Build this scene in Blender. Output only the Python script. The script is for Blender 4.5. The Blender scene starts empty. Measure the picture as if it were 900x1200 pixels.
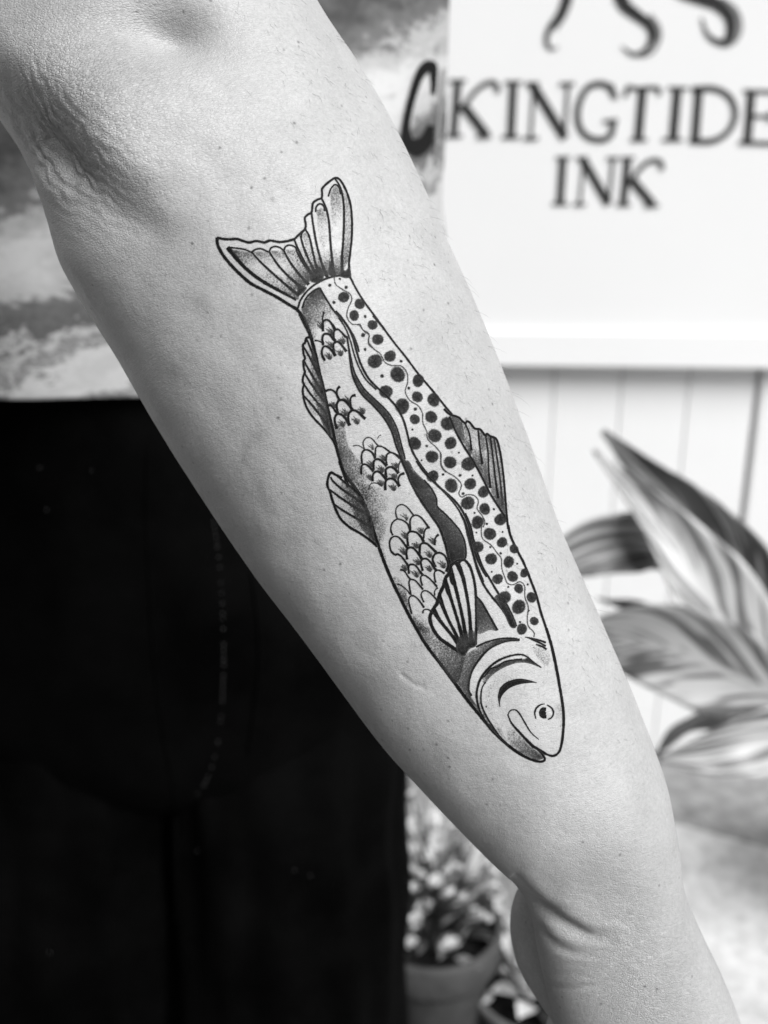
import bpy, bmesh, math, random
import numpy as np
from mathutils import Vector, Matrix, noise as mnoise
from mathutils.bvhtree import BVHTree
from mathutils.geometry import delaunay_2d_cdt

random.seed(7)
rng = np.random.default_rng(7)
scene = bpy.context.scene
COL = scene.collection
R = math.radians

# ------------------------------------------------------------------ camera
PITCH = R(22.0)          # the phone looks down a little
CAMH = 1.40
F = 1401.0               # focal length in photo pixels (frame 900 x 1200)
camd = bpy.data.cameras.new('camera')
camd.sensor_fit = 'HORIZONTAL'
camd.sensor_width = 27.0
camd.lens = 27.0 * F / 900.0
camd.clip_start = 0.01
camd.clip_end = 200
camd.dof.use_dof = True
camd.dof.focus_distance = 0.360
camd.dof.aperture_fstop = 10.5
cam = bpy.data.objects.new('camera', camd)
COL.objects.link(cam)
cam.location = (0, 0, CAMH)
cam.rotation_euler = (math.pi / 2 - PITCH, 0, 0)
scene.camera = cam

# ------------------------------------------------------------------ world and sun (black-and-white photograph: neutral light)
SUN_AZ, SUN_EL = R(143), R(46)      # azimuth clockwise from +Y
world = bpy.data.worlds.new('World')
scene.world = world
world.use_nodes = True
wn = world.node_tree
wn.nodes.clear()
sky = wn.nodes.new('ShaderNodeTexSky')
sky.sky_type = 'NISHITA'
sky.sun_disc = False
sky.sun_elevation = SUN_EL
sky.sun_rotation = SUN_AZ
bw = wn.nodes.new('ShaderNodeRGBToBW')
bg = wn.nodes.new('ShaderNodeBackground')
bg.inputs['Strength'].default_value = 0.05
wo = wn.nodes.new('ShaderNodeOutputWorld')
wn.links.new(sky.outputs[0], bw.inputs[0])
wn.links.new(bw.outputs[0], bg.inputs[0])
wn.links.new(bg.outputs[0], wo.inputs[0])
sund = bpy.data.lights.new('sun', 'SUN')
sund.energy = 4.0
sund.angle = R(34)
sund.color = (1, 1, 1)
sun = bpy.data.objects.new('sun', sund)
COL.objects.link(sun)
to_sun = Vector((math.sin(SUN_AZ) * math.cos(SUN_EL), math.cos(SUN_AZ) * math.cos(SUN_EL), math.sin(SUN_EL)))
sun.rotation_euler = to_sun.to_track_quat('Z', 'Y').to_euler()

scene.view_settings.view_transform = 'Standard'
scene.view_settings.look = 'None'
scene.view_settings.exposure = 0.30
scene.view_settings.gamma = 1.0
scene.view_settings.use_curve_mapping = False
scene.render.engine = 'CYCLES'
scene.cycles.use_denoising = True
scene.cycles.transparent_max_bounces = 24
scene.cycles.max_bounces = 4

# ------------------------------------------------------------------ helpers
FWD = np.array([0, math.cos(PITCH), -math.sin(PITCH)])
UPV = np.array([0, math.sin(PITCH), math.cos(PITCH)])
RGT = np.array([1.0, 0, 0])
CAM = np.array([0, 0, CAMH])


def ray(px, py):
    return FWD + (px - 450) / F * RGT - (py - 600) / F * UPV


def P(px, py, Z):
    return CAM + Z * ray(px, py)


def PY(px, py, Y):
    """point where the sight line through a photo point meets the upright plane y = Y"""
    d = ray(px, py)
    return CAM + d * (Y / d[1])


def PG(px, py, z=0.0):
    d = ray(px, py)
    return CAM + d * ((z - CAMH) / d[2])


def proj(p):
    q = np.asarray(p) - CAM
    Z = q @ FWD
    return 450 + F * (q @ RGT) / Z, 600 - F * (q @ UPV) / Z, Z


def link(name, verts, faces, mat, parent=None, smooth=True, attrs=None, uv=None):
    me = bpy.data.meshes.new(name)
    verts = np.asarray(verts, dtype=np.float64).reshape(-1, 3)
    if isinstance(faces, np.ndarray):
        n, k = faces.shape
        me.vertices.add(len(verts))
        me.vertices.foreach_set('co', verts.astype(np.float32).ravel())
        me.loops.add(n * k)
        me.loops.foreach_set('vertex_index', faces.astype(np.int32).ravel())
        me.polygons.add(n)
        me.polygons.foreach_set('loop_start', np.arange(0, n * k, k, dtype=np.int32))
        me.update(calc_edges=True)
        me.validate()
    else:
        me.from_pydata([tuple(v) for v in verts], [], faces)
    if smooth:
        me.polygons.foreach_set('use_smooth', np.ones(len(me.polygons), dtype=bool))
    if attrs:
        for k, v in attrs.items():
            a = me.attributes.new(k, 'FLOAT', 'POINT')
            a.data.foreach_set('value', np.asarray(v, dtype=np.float32))
    me.materials.append(mat)
    o = bpy.data.objects.new(name, me)
    COL.objects.link(o)
    if parent is not None:
        o.parent = parent
    return o


def empty(name, parent=None):
    o = bpy.data.objects.new(name, None)
    COL.objects.link(o)
    o.empty_display_size = 0.05
    if parent is not None:
        o.parent = parent
    return o


def tag(o, label=None, cat=None, group=None, kind=None):
    if label: o['label'] = label
    if cat: o['category'] = cat
    if group: o['group'] = group
    if kind: o['kind'] = kind
    return o


def spline(pts, n=None, step=None):
    """Catmull-Rom through pts (any dimension), resampled evenly"""
    p = np.asarray(pts, dtype=float)
    if len(p) == 2:
        dense = p[0] + (p[1] - p[0]) * np.linspace(0, 1, 12)[:, None]
    else:
        q = np.vstack([2 * p[0] - p[1], p, 2 * p[-1] - p[-2]])
        out = []
        tt = np.linspace(0, 1, 12, endpoint=False)[:, None]
        for i in range(1, len(q) - 2):
            a, b, c, d = q[i - 1], q[i], q[i + 1], q[i + 2]
            out.append(0.5 * (2 * b + (c - a) * tt + (2 * a - 5 * b + 4 * c - d) * tt**2 + (3 * b - a - 3 * c + d) * tt**3))
        out.append(p[-1:])
        dense = np.vstack(out)
    s = np.r_[0, np.cumsum(np.linalg.norm(np.diff(dense[:, :2], axis=0), axis=1))]
    if n is None:
        n = max(3, int(s[-1] / step) + 1)
    t = np.linspace(0, s[-1], n)
    return np.stack([np.interp(t, s, dense[:, k]) for k in range(p.shape[1])], 1)


def vnoise(x, y, seed=0):
    """smooth value noise on arrays"""
    xi, yi = np.floor(x).astype(int), np.floor(y).astype(int)
    xf, yf = x - xi, y - yi
    xf, yf = xf * xf * (3 - 2 * xf), yf * yf * (3 - 2 * yf)

    def h(a, b):
        v = np.sin(a * 127.1 + b * 311.7 + seed * 74.7) * 43758.5453
        return v - np.floor(v)
    return (h(xi, yi) * (1 - xf) + h(xi + 1, yi) * xf) * (1 - yf) + (h(xi, yi + 1) * (1 - xf) + h(xi + 1, yi + 1) * xf) * yf


def grid_faces(nu, nv, closed_v=False):
    """rows nu, columns nv"""
    i = np.arange(nu - 1)[:, None]
    m = nv if closed_v else nv - 1
    j = np.arange(m)[None, :]
    j2 = (j + 1) % nv
    f = np.stack([np.broadcast_to(i * nv + j, (nu - 1, m)), np.broadcast_to(i * nv + j2, (nu - 1, m)),
                  np.broadcast_to((i + 1) * nv + j2, (nu - 1, m)), np.broadcast_to((i + 1) * nv + j, (nu - 1, m))], -1)
    return f.reshape(-1, 4)


def tube(path, radii, seg=12, cap=True, flat=1.0):
    """closed tube along path -> verts, faces(list)"""
    path = [Vector(p) for p in path]
    n = len(path)
    verts, faces = [], []
    up = None
    for i, p in enumerate(path):
        t = (path[min(i + 1, n - 1)] - path[max(i - 1, 0)]).normalized()
        if up is None:
            a = Vector((0, 0, 1)) if abs(t.z) < .9 else Vector((1, 0, 0))
            up = t.cross(a).normalized()
        up = (up - t * up.dot(t)).normalized()
        w = t.cross(up)
        for k in range(seg):
            an = 2 * math.pi * k / seg
            verts.append(p + (up * math.cos(an) + w * math.sin(an) * flat) * radii[i])
    for i in range(n - 1):
        for k in range(seg):
            k2 = (k + 1) % seg
            faces.append((i * seg + k, i * seg + k2, (i + 1) * seg + k2, (i + 1) * seg + k))
    if cap:
        faces.append(tuple(reversed(range(seg))))
        faces.append(tuple((n - 1) * seg + k for k in range(seg)))
    return verts, faces


class MB:
    def __init__(self): self.v, self.f = [], []

    def add(self, v, f):
        o = len(self.v)
        self.v += [tuple(x) for x in v]
        self.f += [tuple(i + o for i in q) for q in f]

    def lathe(self, prof, c=(0, 0, 0), seg=48, cap0=False, cap1=False):
        v = []
        for r, z in prof:
            for k in range(seg):
                a = 2 * math.pi * k / seg
                v.append((c[0] + r * math.cos(a), c[1] + r * math.sin(a), c[2] + z))
        f = []
        for i in range(len(prof) - 1):
            for k in range(seg):
                k2 = (k + 1) % seg
                f.append((i * seg + k, i * seg + k2, (i + 1) * seg + k2, (i + 1) * seg + k))
        if cap0: f.append(tuple(reversed(range(seg))))
        if cap1: f.append(tuple((len(prof) - 1) * seg + k for k in range(seg)))
        self.add(v, f)

    def build(self, name, mat, parent=None, smooth=True):
        return link(name, self.v, self.f, mat, parent, smooth)


def bevel_box(name, x0, x1, y0, y1, z0, z1, mat, parent=None, bev=0.004, seg=2):
    bm = bmesh.new()
    bmesh.ops.create_cube(bm, size=1)
    for v in bm.verts:
        v.co = Vector((x0 if v.co.x < 0 else x1, y0 if v.co.y < 0 else y1, z0 if v.co.z < 0 else z1))
    bmesh.ops.bevel(bm, geom=bm.edges[:], offset=bev, segments=seg, affect='EDGES', profile=.5)
    me = bpy.data.meshes.new(name)
    bm.to_mesh(me)
    bm.free()
    me.materials.append(mat)
    o = bpy.data.objects.new(name, me)
    COL.objects.link(o)
    if parent is not None: o.parent = parent
    return o


# ------------------------------------------------------------------ materials
class NT:
    def __init__(self, name):
        self.m = bpy.data.materials.new(name)
        self.m.use_nodes = True
        self.t = self.m.node_tree
        self.t.nodes.clear()
        self.out = self.t.nodes.new('ShaderNodeOutputMaterial')
        self.b = self.t.nodes.new('ShaderNodeBsdfPrincipled')
        self.t.links.new(self.b.outputs[0], self.out.inputs[0])
        self.co = self.t.nodes.new('ShaderNodeTexCoord')

    def n(self, typ, ins=None, **kw):
        nd = self.t.nodes.new(typ)
        for k, v in kw.items(): setattr(nd, k, v)
        for k, v in (ins or {}).items(): self.set(nd, k, v)
        return nd

    def set(self, nd, k, v):
        s = nd.inputs[k]
        if hasattr(v, 'is_output') or isinstance(v, bpy.types.NodeSocket):
            self.t.links.new(v, s)
        elif isinstance(v, bpy.types.Node):
            self.t.links.new(v.outputs[0], s)
        else:
            s.default_value = v

    def math(self, op, a, b=0.0, c=0.0, clamp=False):
        nd = self.n('ShaderNodeMath', operation=op, use_clamp=clamp)
        self.set(nd, 0, a); self.set(nd, 1, b); self.set(nd, 2, c)
        return nd.outputs[0]

    def mrange(self, v, a, b, c, d, interp='LINEAR'):
        nd = self.n('ShaderNodeMapRange', interpolation_type=interp)
        for k, x in zip(('Value', 'From Min', 'From Max', 'To Min', 'To Max'), (v, a, b, c, d)): self.set(nd, k, x)
        return nd.outputs[0]

    def mapping(self, scale=(1, 1, 1), loc=(0, 0, 0), rot=(0, 0, 0), src=None):
        nd = self.n('ShaderNodeMapping')
        self.t.links.new(src if src is not None else self.co.outputs['Object'], nd.inputs['Vector'])
        nd.inputs['Scale'].default_value = scale
        nd.inputs['Location'].default_value = loc
        nd.inputs['Rotation'].default_value = rot
        return nd.outputs[0]

    def noise(self, scale, detail=3, rough=.55, vec=None, dist=0.0):
        nd = self.n('ShaderNodeTexNoise')
        nd.inputs['Scale'].default_value = scale
        nd.inputs['Detail'].default_value = detail
        nd.inputs['Roughness'].default_value = rough
        nd.inputs['Distortion'].default_value = dist
        self.t.links.new(vec if vec is not None else self.co.outputs['Object'], nd.inputs['Vector'])
        return nd.outputs[0]

    def voronoi(self, scale, feature='F1', vec=None, rand=1.0):
        nd = self.n('ShaderNodeTexVoronoi', feature=feature)
        nd.inputs['Scale'].default_value = scale
        nd.inputs['Randomness'].default_value = rand
        self.t.links.new(vec if vec is not None else self.co.outputs['Object'], nd.inputs['Vector'])
        return nd

    def attr(self, name):
        nd = self.n('ShaderNodeAttribute')
        nd.attribute_name = name
        return nd.outputs['Fac']

    def grey(self, v):
        """value socket or number -> base colour"""
        if isinstance(v, (int, float)):
            self.b.inputs['Base Color'].default_value = (v, v, v, 1)
        else:
            c = self.n('ShaderNodeCombineColor')
            for k in range(3): self.t.links.new(v, c.inputs[k])
            self.t.links.new(c.outputs[0], self.b.inputs['Base Color'])

    def bump(self, h, dist=.001, strength=1.0, chain=None):
        nd = self.n('ShaderNodeBump')
        nd.inputs['Distance'].default_value = dist
        self.set(nd, 'Strength', strength)
        self.set(nd, 'Height', h)
        if chain is not None: self.t.links.new(chain, nd.inputs['Normal'])
        return nd.outputs[0]

    def normal(self, n): self.t.links.new(n, self.b.inputs['Normal'])


def plain(name, v, rough=.6, spec=.4, var=.12, scale=20, bump=0.0, bscale=200):
    m = NT(name)
    m.grey(m.mrange(m.noise(scale, 5), .3, .7, v * (1 - var), v * (1 + var)))
    m.b.inputs['Roughness'].default_value = rough
    m.b.inputs['Specular IOR Level'].default_value = spec
    if bump: m.normal(m.bump(m.noise(bscale, 4), bump))
    return m.m


def skin_material():
    m = NT('skin')
    rough_mask = m.attr('wrinkle')
    uv = m.n('ShaderNodeCombineXYZ')
    m.t.links.new(m.attr('su'), uv.inputs[0])
    m.t.links.new(m.attr('sv'), uv.inputs[1])
    uvv = uv.outputs[0]
    # tone: soft mottling, pores, a few freckles
    mott = m.mrange(m.noise(30, 5, .65), .3, .7, .86, 1.09)
    fine = m.mrange(m.noise(900, 4, .65), .3, .7, .89, 1.09)
    vp = m.voronoi(240)
    pore_on = m.mrange(m.n('ShaderNodeSeparateColor', {'Color': vp.outputs['Color']}).outputs[0], .60, .62, 0, 1)
    pore_d = m.mrange(vp.outputs['Distance'], .04, .17, 1, 0)
    pore = m.math('MULTIPLY', m.math('MULTIPLY', pore_on, pore_d), m.mrange(m.noise(24, 2), .34, .58, .10, .58))
    vf = m.voronoi(60)
    fr_on = m.mrange(m.n('ShaderNodeSeparateColor', {'Color': vf.outputs['Color']}).outputs[1], .66, .68, 0, 1)
    fr = m.math('MULTIPLY', m.math('MULTIPLY', fr_on, m.mrange(vf.outputs['Distance'], .015, .075, .34, 0)), 1.0)
    tone = m.math('MULTIPLY', m.math('MULTIPLY', mott, fine), m.math('SUBTRACT', 1.0, m.math('ADD', pore, fr)))
    dark = m.math('SUBTRACT', 1.0, m.math('MULTIPLY', m.attr('vein'), .16))
    m.grey(m.math('MULTIPLY', m.math('MULTIPLY', tone, dark), .45))
    m.b.inputs['Roughness'].default_value = .47
    m.b.inputs['Specular IOR Level'].default_value = .38
    m.b.inputs['Subsurface Weight'].default_value = .28
    m.b.inputs['Subsurface Radius'].default_value = (1, 1, 1)
    m.b.inputs['Subsurface Scale'].default_value = .0022
    # relief: micro lines across the arm, diamond cells, soft unevenness
    lines = m.noise(1, 2, .6, vec=m.mapping((380, 1500, 1), src=uvv), dist=.6)
    cells = m.voronoi(1, 'DISTANCE_TO_EDGE', vec=m.mapping((980, 1600, 1), rot=(0, 0, .35), src=uvv))
    cellh = m.mrange(cells.outputs['Distance'], 0, .22, 0, 1)
    soft = m.noise(90, 3)
    st = m.mrange(rough_mask, 0, 1, .22, 1.0)
    n1 = m.bump(soft, .0009, .6)
    n2 = m.bump(lines, .00030, m.mrange(rough_mask, 0, 1, .55, 1.0), n1)
    n3 = m.bump(cellh, .00026, st, n2)
    m.normal(n3)
    return m.m


def ink_material():
    m = NT('tattoo_ink')
    ink = m.attr('ink')
    grain = m.mrange(m.noise(2600, 2, .6), .30, .70, .10, .80)
    a = m.mrange(m.math('SUBTRACT', ink, grain), -.22, .30, 0, 1)
    soft = m.math('MULTIPLY', ink, ink)
    a = m.math('ADD', m.math('MULTIPLY', a, .6), m.math('MULTIPLY', soft, .4), clamp=True)
    a = m.math('MULTIPLY', a, m.mrange(ink, 0, .10, 0, 1))
    m.set(m.b, 'Alpha', m.math('MULTIPLY', a, m.mrange(m.noise(1900, 2, .5), .58, .74, .975, .74)))
    m.grey(m.math('MULTIPLY', m.mrange(ink, .78, .94, .040, .006), m.mrange(m.noise(1300, 3), .3, .7, .7, 1.4)))
    m.b.inputs['Roughness'].default_value = .5
    m.b.inputs['Specular IOR Level'].default_value = .07
    m.normal(m.bump(m.noise(1500, 3), .00022, .6))
    return m.m


def denim_material():
    m = NT('black_denim')
    tw = m.n('ShaderNodeTexWave', wave_type='BANDS', bands_direction='DIAGONAL')
    tw.inputs['Scale'].default_value = 420
    tw.inputs['Distortion'].default_value = 1.5
    m.t.links.new(m.co.outputs['Object'], tw.inputs['Vector'])
    m.grey(m.mrange(m.noise(9, 6, .65), .35, .75, .0006, .0036))
    m.b.inputs['Roughness'].default_value = .9
    m.b.inputs['Specular IOR Level'].default_value = .03
    n1 = m.bump(m.noise(14, 4), .006, .5)
    m.normal(m.bump(tw.outputs[0], .0004, .5, n1))
    return m.m


DYE_Z0, DYE_Z1 = PY(20, 470, .785)[2], PY(20, 100, .785)[2]


def shirt_material():
    m = NT('dyed_cotton')
    v = m.mapping((5.0, 5.0, 9.0), (1.3, .2, .37), (0, R(8), 0))
    a = m.noise(1.6, 6, .6, vec=v, dist=1.2)
    b = m.noise(7.0, 6, .62, vec=v, dist=.8)
    xyz = m.n('ShaderNodeSeparateXYZ', {0: m.co.outputs['Object']})
    c = m.math('SUBTRACT', xyz.outputs[2], m.math('MULTIPLY', m.math('ADD', xyz.outputs[0], .255), .414))
    c = m.math('ADD', c, m.math('MULTIPLY', m.math('SUBTRACT', a, .5), .075))
    c = m.math('ADD', c, m.math('MULTIPLY', m.math('SUBTRACT', b, .5), .045))
    c = m.math('ADD', c, m.math('MULTIPLY', m.math('SUBTRACT', m.noise(26, 5, .7, vec=v, dist=.5), .5), .04))
    rmp = m.n('ShaderNodeValToRGB')
    m.t.links.new(m.math('PINGPONG', m.n('ShaderNodeMapRange', {'Value': c, 'From Min': DYE_Z0, 'From Max': DYE_Z1}, clamp=False).outputs[0], 1.0), rmp.inputs[0])
    rmp.color_ramp.interpolation = 'EASE'
    el = rmp.color_ramp.elements
    # dye bands from the hem up (positions measured as photo rows 470 .. 100 at the left of the frame)
    stops = [(470, .50), (448, .58), (430, .22), (412, .50), (394, .12), (368, .16), (344, .48), (305, .60), (270, .42), (242, .15), (195, .07), (150, .12), (100, .26)]
    for i, (row, val) in enumerate(stops):
        p_ = (470 - row) / 370
        if i == 0: e_ = el[0]
        elif i == len(stops) - 1: e_ = el[len(el) - 1]
        else: e_ = el.new(p_)
        e_.color = (val, val, val, 1)
    m.t.links.new(rmp.outputs[0], m.b.inputs['Base Color'])
    m.b.inputs['Roughness'].default_value = .85
    m.b.inputs['Specular IOR Level'].default_value = .15
    m.normal(m.bump(m.noise(600, 2), .0004, .4))
    return m.m


def leaf_material():
    m = NT('variegated_leaf')
    lu, lv, ph = m.attr('lu'), m.attr('lv'), m.attr('lphase')
    av = m.math('ABSOLUTE', lv)
    q = m.math('SUBTRACT', m.math('MULTIPLY', lu, m.attr('lslant')), m.math('MULTIPLY', av, .34))
    cv = m.n('ShaderNodeCombineXYZ')
    m.t.links.new(m.math('ADD', m.math('MULTIPLY', q, 12.5), ph), cv.inputs[0])
    m.t.links.new(m.math('ADD', m.math('MULTIPLY', lv, .9), ph), cv.inputs[1])
    s = m.math('ADD', m.noise(1.0, 2.5, .5, vec=cv.outputs[0]), m.attr('lbias'))
    st = m.mrange(s, .465, .56, 0, 1, 'SMOOTHSTEP')
    rib = m.mrange(av, .03, .11, 1, 0)
    st = m.math('MAXIMUM', st, rib)
    m.grey(m.mrange(st, 0, 1, .105, .44))
    m.b.inputs['Roughness'].default_value = .38
    m.b.inputs['Specular IOR Level'].default_value = .5
    m.normal(m.bump(s, .002, .4))
    return m.m


def concrete_material():
    m = NT('concrete')
    a = m.noise(9, 6, .65)
    b = m.noise(55, 5, .7)
    t = m.math('ADD', m.math('MULTIPLY', a, .5), m.math('MULTIPLY', b, .5))
    vo = m.voronoi(22)
    spot = m.mrange(vo.outputs['Distance'], .08, .28, .80, 1.0)
    c = m.math('MULTIPLY', m.mrange(t, .36, .64, .38, .78), spot)
    m.grey(c)
    m.b.inputs['Roughness'].default_value = .9
    m.normal(m.bump(b, .004, .6))
    return m.m


M = dict(
    skin=skin_material(), ink=ink_material(), denim=denim_material(), shirt=shirt_material(), leaf=leaf_material(),
    concrete=concrete_material(),
    hair=plain('arm_hair', .045, .5, .3),
    white=plain('white_paint', .80, .55, .4, .025, 4, .0006, 90),
    sign=plain('sign_white', .80, .38, .45, .012, 3),
    rail=plain('sign_rail_white', .82, .4, .45, .012, 3),
    letter=plain('sign_black', .022, .5, .3),
    letter_soft=plain('sign_grey', .19, .5, .3, .3, 60),
    print=plain('shirt_print_black', .012, .8, .1),
    print_grey=plain('shirt_print_grey', .30, .8, .1),
    thread=plain('thread', .055, .8, .1, .5, 400),
    lint=plain('lint', .15, .9, .1),
    pot=plain('pot_clay', .06, .75, .25, .22, 22, .002, 60),
    path=plain('old_concrete', .30, .9, .2, .3, 30, .006, 90),
    pot_grey=plain('pot_grey', .16, .75, .25, .3, 22, .002, 60),
    soil=plain('soil', .012, 1, .05, .5, 80, .01, 120),
    petal=plain('petal', .72, .6, .2, .18, 60),
    pale_leaf=plain('pale_leaf', .33, .6, .3, .35, 30),
    dark_leaf=plain('dark_leaf', .035, .5, .4, .4, 30),
    stem=plain('stem', .30, .5, .3),
    dark_ground=plain('low_bounce_ground', .06, .95, .1, .35, 40, .01, 120),  # mostly unseen ground, made dark to cut light bounced up onto the arm
    metal=plain('screw_metal', .75, .4, .5),
)

# ------------------------------------------------------------------ setting: ground, wall, sign
WALL_Y = 2.08
gv, gf = [], []
ground = link('ground', [(-12, -8, 0), (12, -8, 0), (12, 12, 0), (-12, 12, 0)], [(0, 1, 2, 3)], M['dark_ground'], smooth=False)
tag(ground, kind='structure')
# concrete pavement whose rounded far edge shows as a light line
bm = bmesh.new()
e0, e1 = PG(660, 925, .05), PG(1060, 1032, .05)
dirv = (e1 - e0) / np.linalg.norm(e1 - e0)
pa, pb = e0 - dirv * ((e0[0] - .27) / dirv[0]), e1 + dirv * 2.4
top = [(pa[0], pa[1]), (pb[0], pb[1]), (pb[0], -3.5), (pa[0], -3.5)]
lo = [bm.verts.new((x, y, -.02)) for x, y in top]
hi = [bm.verts.new((x, y, .05)) for x, y in top]
bm.faces.new(hi[::-1])
for i in range(4): bm.faces.new((lo[i], lo[(i + 1) % 4], hi[(i + 1) % 4], hi[i]))
bmesh.ops.recalc_face_normals(bm, faces=bm.faces[:])
bmesh.ops.bevel(bm, geom=[e for e in bm.edges if all(v.co.z > .04 for v in e.verts)], offset=.018, segments=3, affect='EDGES', profile=.5)
me = bpy.data.meshes.new('pavement'); bm.to_mesh(me); bm.free()
me.materials.append(M['concrete'])
pav = bpy.data.objects.new('pavement', me); COL.objects.link(pav)
tag(pav, kind='structure')

stp = link('path', [(.05, 1.2, .006), (4.5, 1.2, .006), (4.5, WALL_Y + .05, .006), (.05, WALL_Y + .05, .006)], [(0, 1, 2, 3)], M['path'], smooth=False)
tag(stp, kind='structure')
wall = empty('board_wall')
tag(wall, 'white painted wall of upright boards behind the plant and under the sign', 'wall')
# the seams cross the photo at y=470 near x=648, 728, 806, 884
seam = [PY(px, 470, WALL_Y)[0] for px in (648, 727, 806, 884)]
pw = (seam[3] - seam[0]) / 3
GAP = .0011
xs0 = seam[3] - 32 * pw
proto = None
for i in range(32):
    x0 = xs0 + i * pw
    if proto is None:
        proto = bevel_box('plank', GAP / 2, pw - GAP / 2, 0, .022, 0, 2.5, M['white'], wall, .0028, 2)
        o = proto
    else:
        o = proto.copy(); COL.objects.link(o); o.parent = wall
    o.location = (x0, WALL_Y + random.uniform(-.0006, .0006), .03)
tr = bevel_box('trim_board', 0, .16, 0, .045, 0, 2.5, M['white'], wall, .006, 2)
tr.location = (seam[3] + .005, WALL_Y - .010, .03)
for i in range(16):
    o = proto.copy(); COL.objects.link(o); o.parent = wall
    o.location = (seam[3] + .009 + .165 + i * pw, WALL_Y, .03)
bk = bevel_box('backing', xs0 - .02, seam[3] + .2 + 16 * pw, WALL_Y + .0245, WALL_Y + .06, 0, 2.56, M['white'], wall, .003, 1)

# --- sign
SIGN_Y = WALL_Y - .038
sign = empty('shop_sign')
tag(sign, 'large white sign board lettered KINGTIDE INK under black tentacle tips', 'sign')


def sign_quad(name, c, y0, y1, mat, bev=.004):
    """board from 4 photo corners at its front plane y0, thickness to y1"""
    bm = bmesh.new()
    fr = [bm.verts.new(PY(px, py, y0)) for px, py in c]
    ba = [bm.verts.new(Vector(v.co) + Vector((0, y1 - y0, 0))) for v in fr]
    bm.faces.new(fr); bm.faces.new(ba[::-1])
    for i in range(4): bm.faces.new((fr[i], ba[i], ba[(i + 1) % 4], fr[(i + 1) % 4]))
    bmesh.ops.recalc_face_normals(bm, faces=bm.faces[:])
    bmesh.ops.bevel(bm, geom=bm.edges[:], offset=bev, segments=3, affect='EDGES', profile=.5)
    me = bpy.data.meshes.new(name); bm.to_mesh(me); bm.free()
    me.materials.append(mat)
    o = bpy.data.objects.new(name, me); COL.objects.link(o); o.parent = sign
    return o


sign_quad('panel', [(230, -420), (1015, -405), (985, 404), (250, 398)], SIGN_Y, WALL_Y - .004, M['sign'])
sign_quad('rail', [(249, 386), (990, 392), (988, 434), (251, 426)], SIGN_Y - .010, WALL_Y - .006, M['rail'], .004)

def plane_ribbon(strokes, Y, frame, name, mat, parent):
    """strokes: [(pts(x,y[,w]), w)] in zoom-frame units -> flat painted shapes on plane y=Y"""
    ox, oy, s = frame
    v, f = [], []
    for si, (pts, w) in enumerate(strokes):
        p = [(a[0], a[1], a[2] if len(a) > 2 else w) for a in pts]
        q = spline(p, n=max(8, len(p) * 8))
        t = np.gradient(q[:, :2], axis=0)
        t /= np.linalg.norm(t, axis=1)[:, None] + 1e-9
        nn = np.stack([-t[:, 1], t[:, 0]], 1)
        b = len(v)
        for k in range(len(q)):
            for sg in (-1, 1):
                x, y = q[k, :2] + nn[k] * sg * q[k, 2] / 2
                v.append(PY(ox + x * s, oy + y * s, Y - si * .00025))
        for k in range(len(q) - 1):
            f.append((b + 2 * k, b + 2 * k + 1, b + 2 * k + 3, b + 2 * k + 2))
    return link(name, v, f, mat, parent, False)


G = (510, 0, 390 / 900)
LET = [
    [([(62, 218), (50, 366)], 21), ([(38, 219), (84, 218)], 9), ([(30, 368), (74, 367)], 9), ([(70, 300), (104, 252), (136, 226), (162, 224), (172, 250)], 13), ([(74, 280), (140, 366)], 24), ([(112, 369), (152, 369)], 9)],
    [([(212, 222), (205, 370)], 22), ([(188, 223), (234, 222)], 9), ([(180, 371), (228, 371)], 9)],
    [([(268, 226), (258, 373)], 9), ([(262, 226), (352, 374)], 25), ([(360, 226), (350, 373)], 9), ([(244, 226), (282, 226)], 9), ([(238, 374), (280, 374)], 9), ([(336, 227), (378, 226)], 9)],
    [([(486, 264), (474, 238), (446, 226), (410, 240), (388, 286), (388, 335), (410, 368), (446, 378), (474, 366), (484, 326)], 17), ([(454, 329), (494, 325)], 10), ([(478, 226), (491, 268)], 8)],
    [([(514, 262), (522, 236), (545, 240), (600, 238), (606, 258)], 12), ([(562, 240), (550, 376)], 23), ([(528, 378), (574, 378)], 9)],
    [([(656, 238), (644, 376)], 24), ([(630, 238), (684, 239)], 9), ([(614, 378), (670, 378)], 9)],
    [([(714, 240), (703, 380)], 23), ([(694, 241), (756, 240), (798, 264), (812, 310), (792, 356), (750, 381), (688, 381)], 16)],
    [([(856, 248), (845, 384)], 23), ([(834, 246), (926, 249)], 10), ([(850, 314), (906, 315)], 9), ([(907, 298), (905, 332)], 7), ([(822, 385), (932, 388)], 11), ([(928, 246), (926, 272)], 8), ([(934, 362), (931, 390)], 8)],
    [([(346, 426), (338, 550)], 21), ([(326, 427), (366, 426)], 8), ([(316, 551), (360, 552)], 8)],
    [([(403, 426), (391, 552)], 8), ([(398, 427), (470, 553)], 23), ([(482, 428), (470, 552)], 9), ([(382, 427), (414, 427)], 8), ([(374, 552), (408, 553)], 8), ([(464, 428), (498, 428)], 8)],
    [([(521, 427), (509, 553)], 21), ([(502, 428), (540, 427)], 8), ([(490, 554), (530, 554)], 8), ([(525, 498), (556, 454), (586, 434), (610, 438), (614, 460)], 13), ([(530, 482), (590, 554)], 23), ([(566, 556), (606, 556)], 8)],
]
for st in LET:
    plane_ribbon(st, SIGN_Y - .002, G, 'letter', M['letter'], sign)
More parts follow.
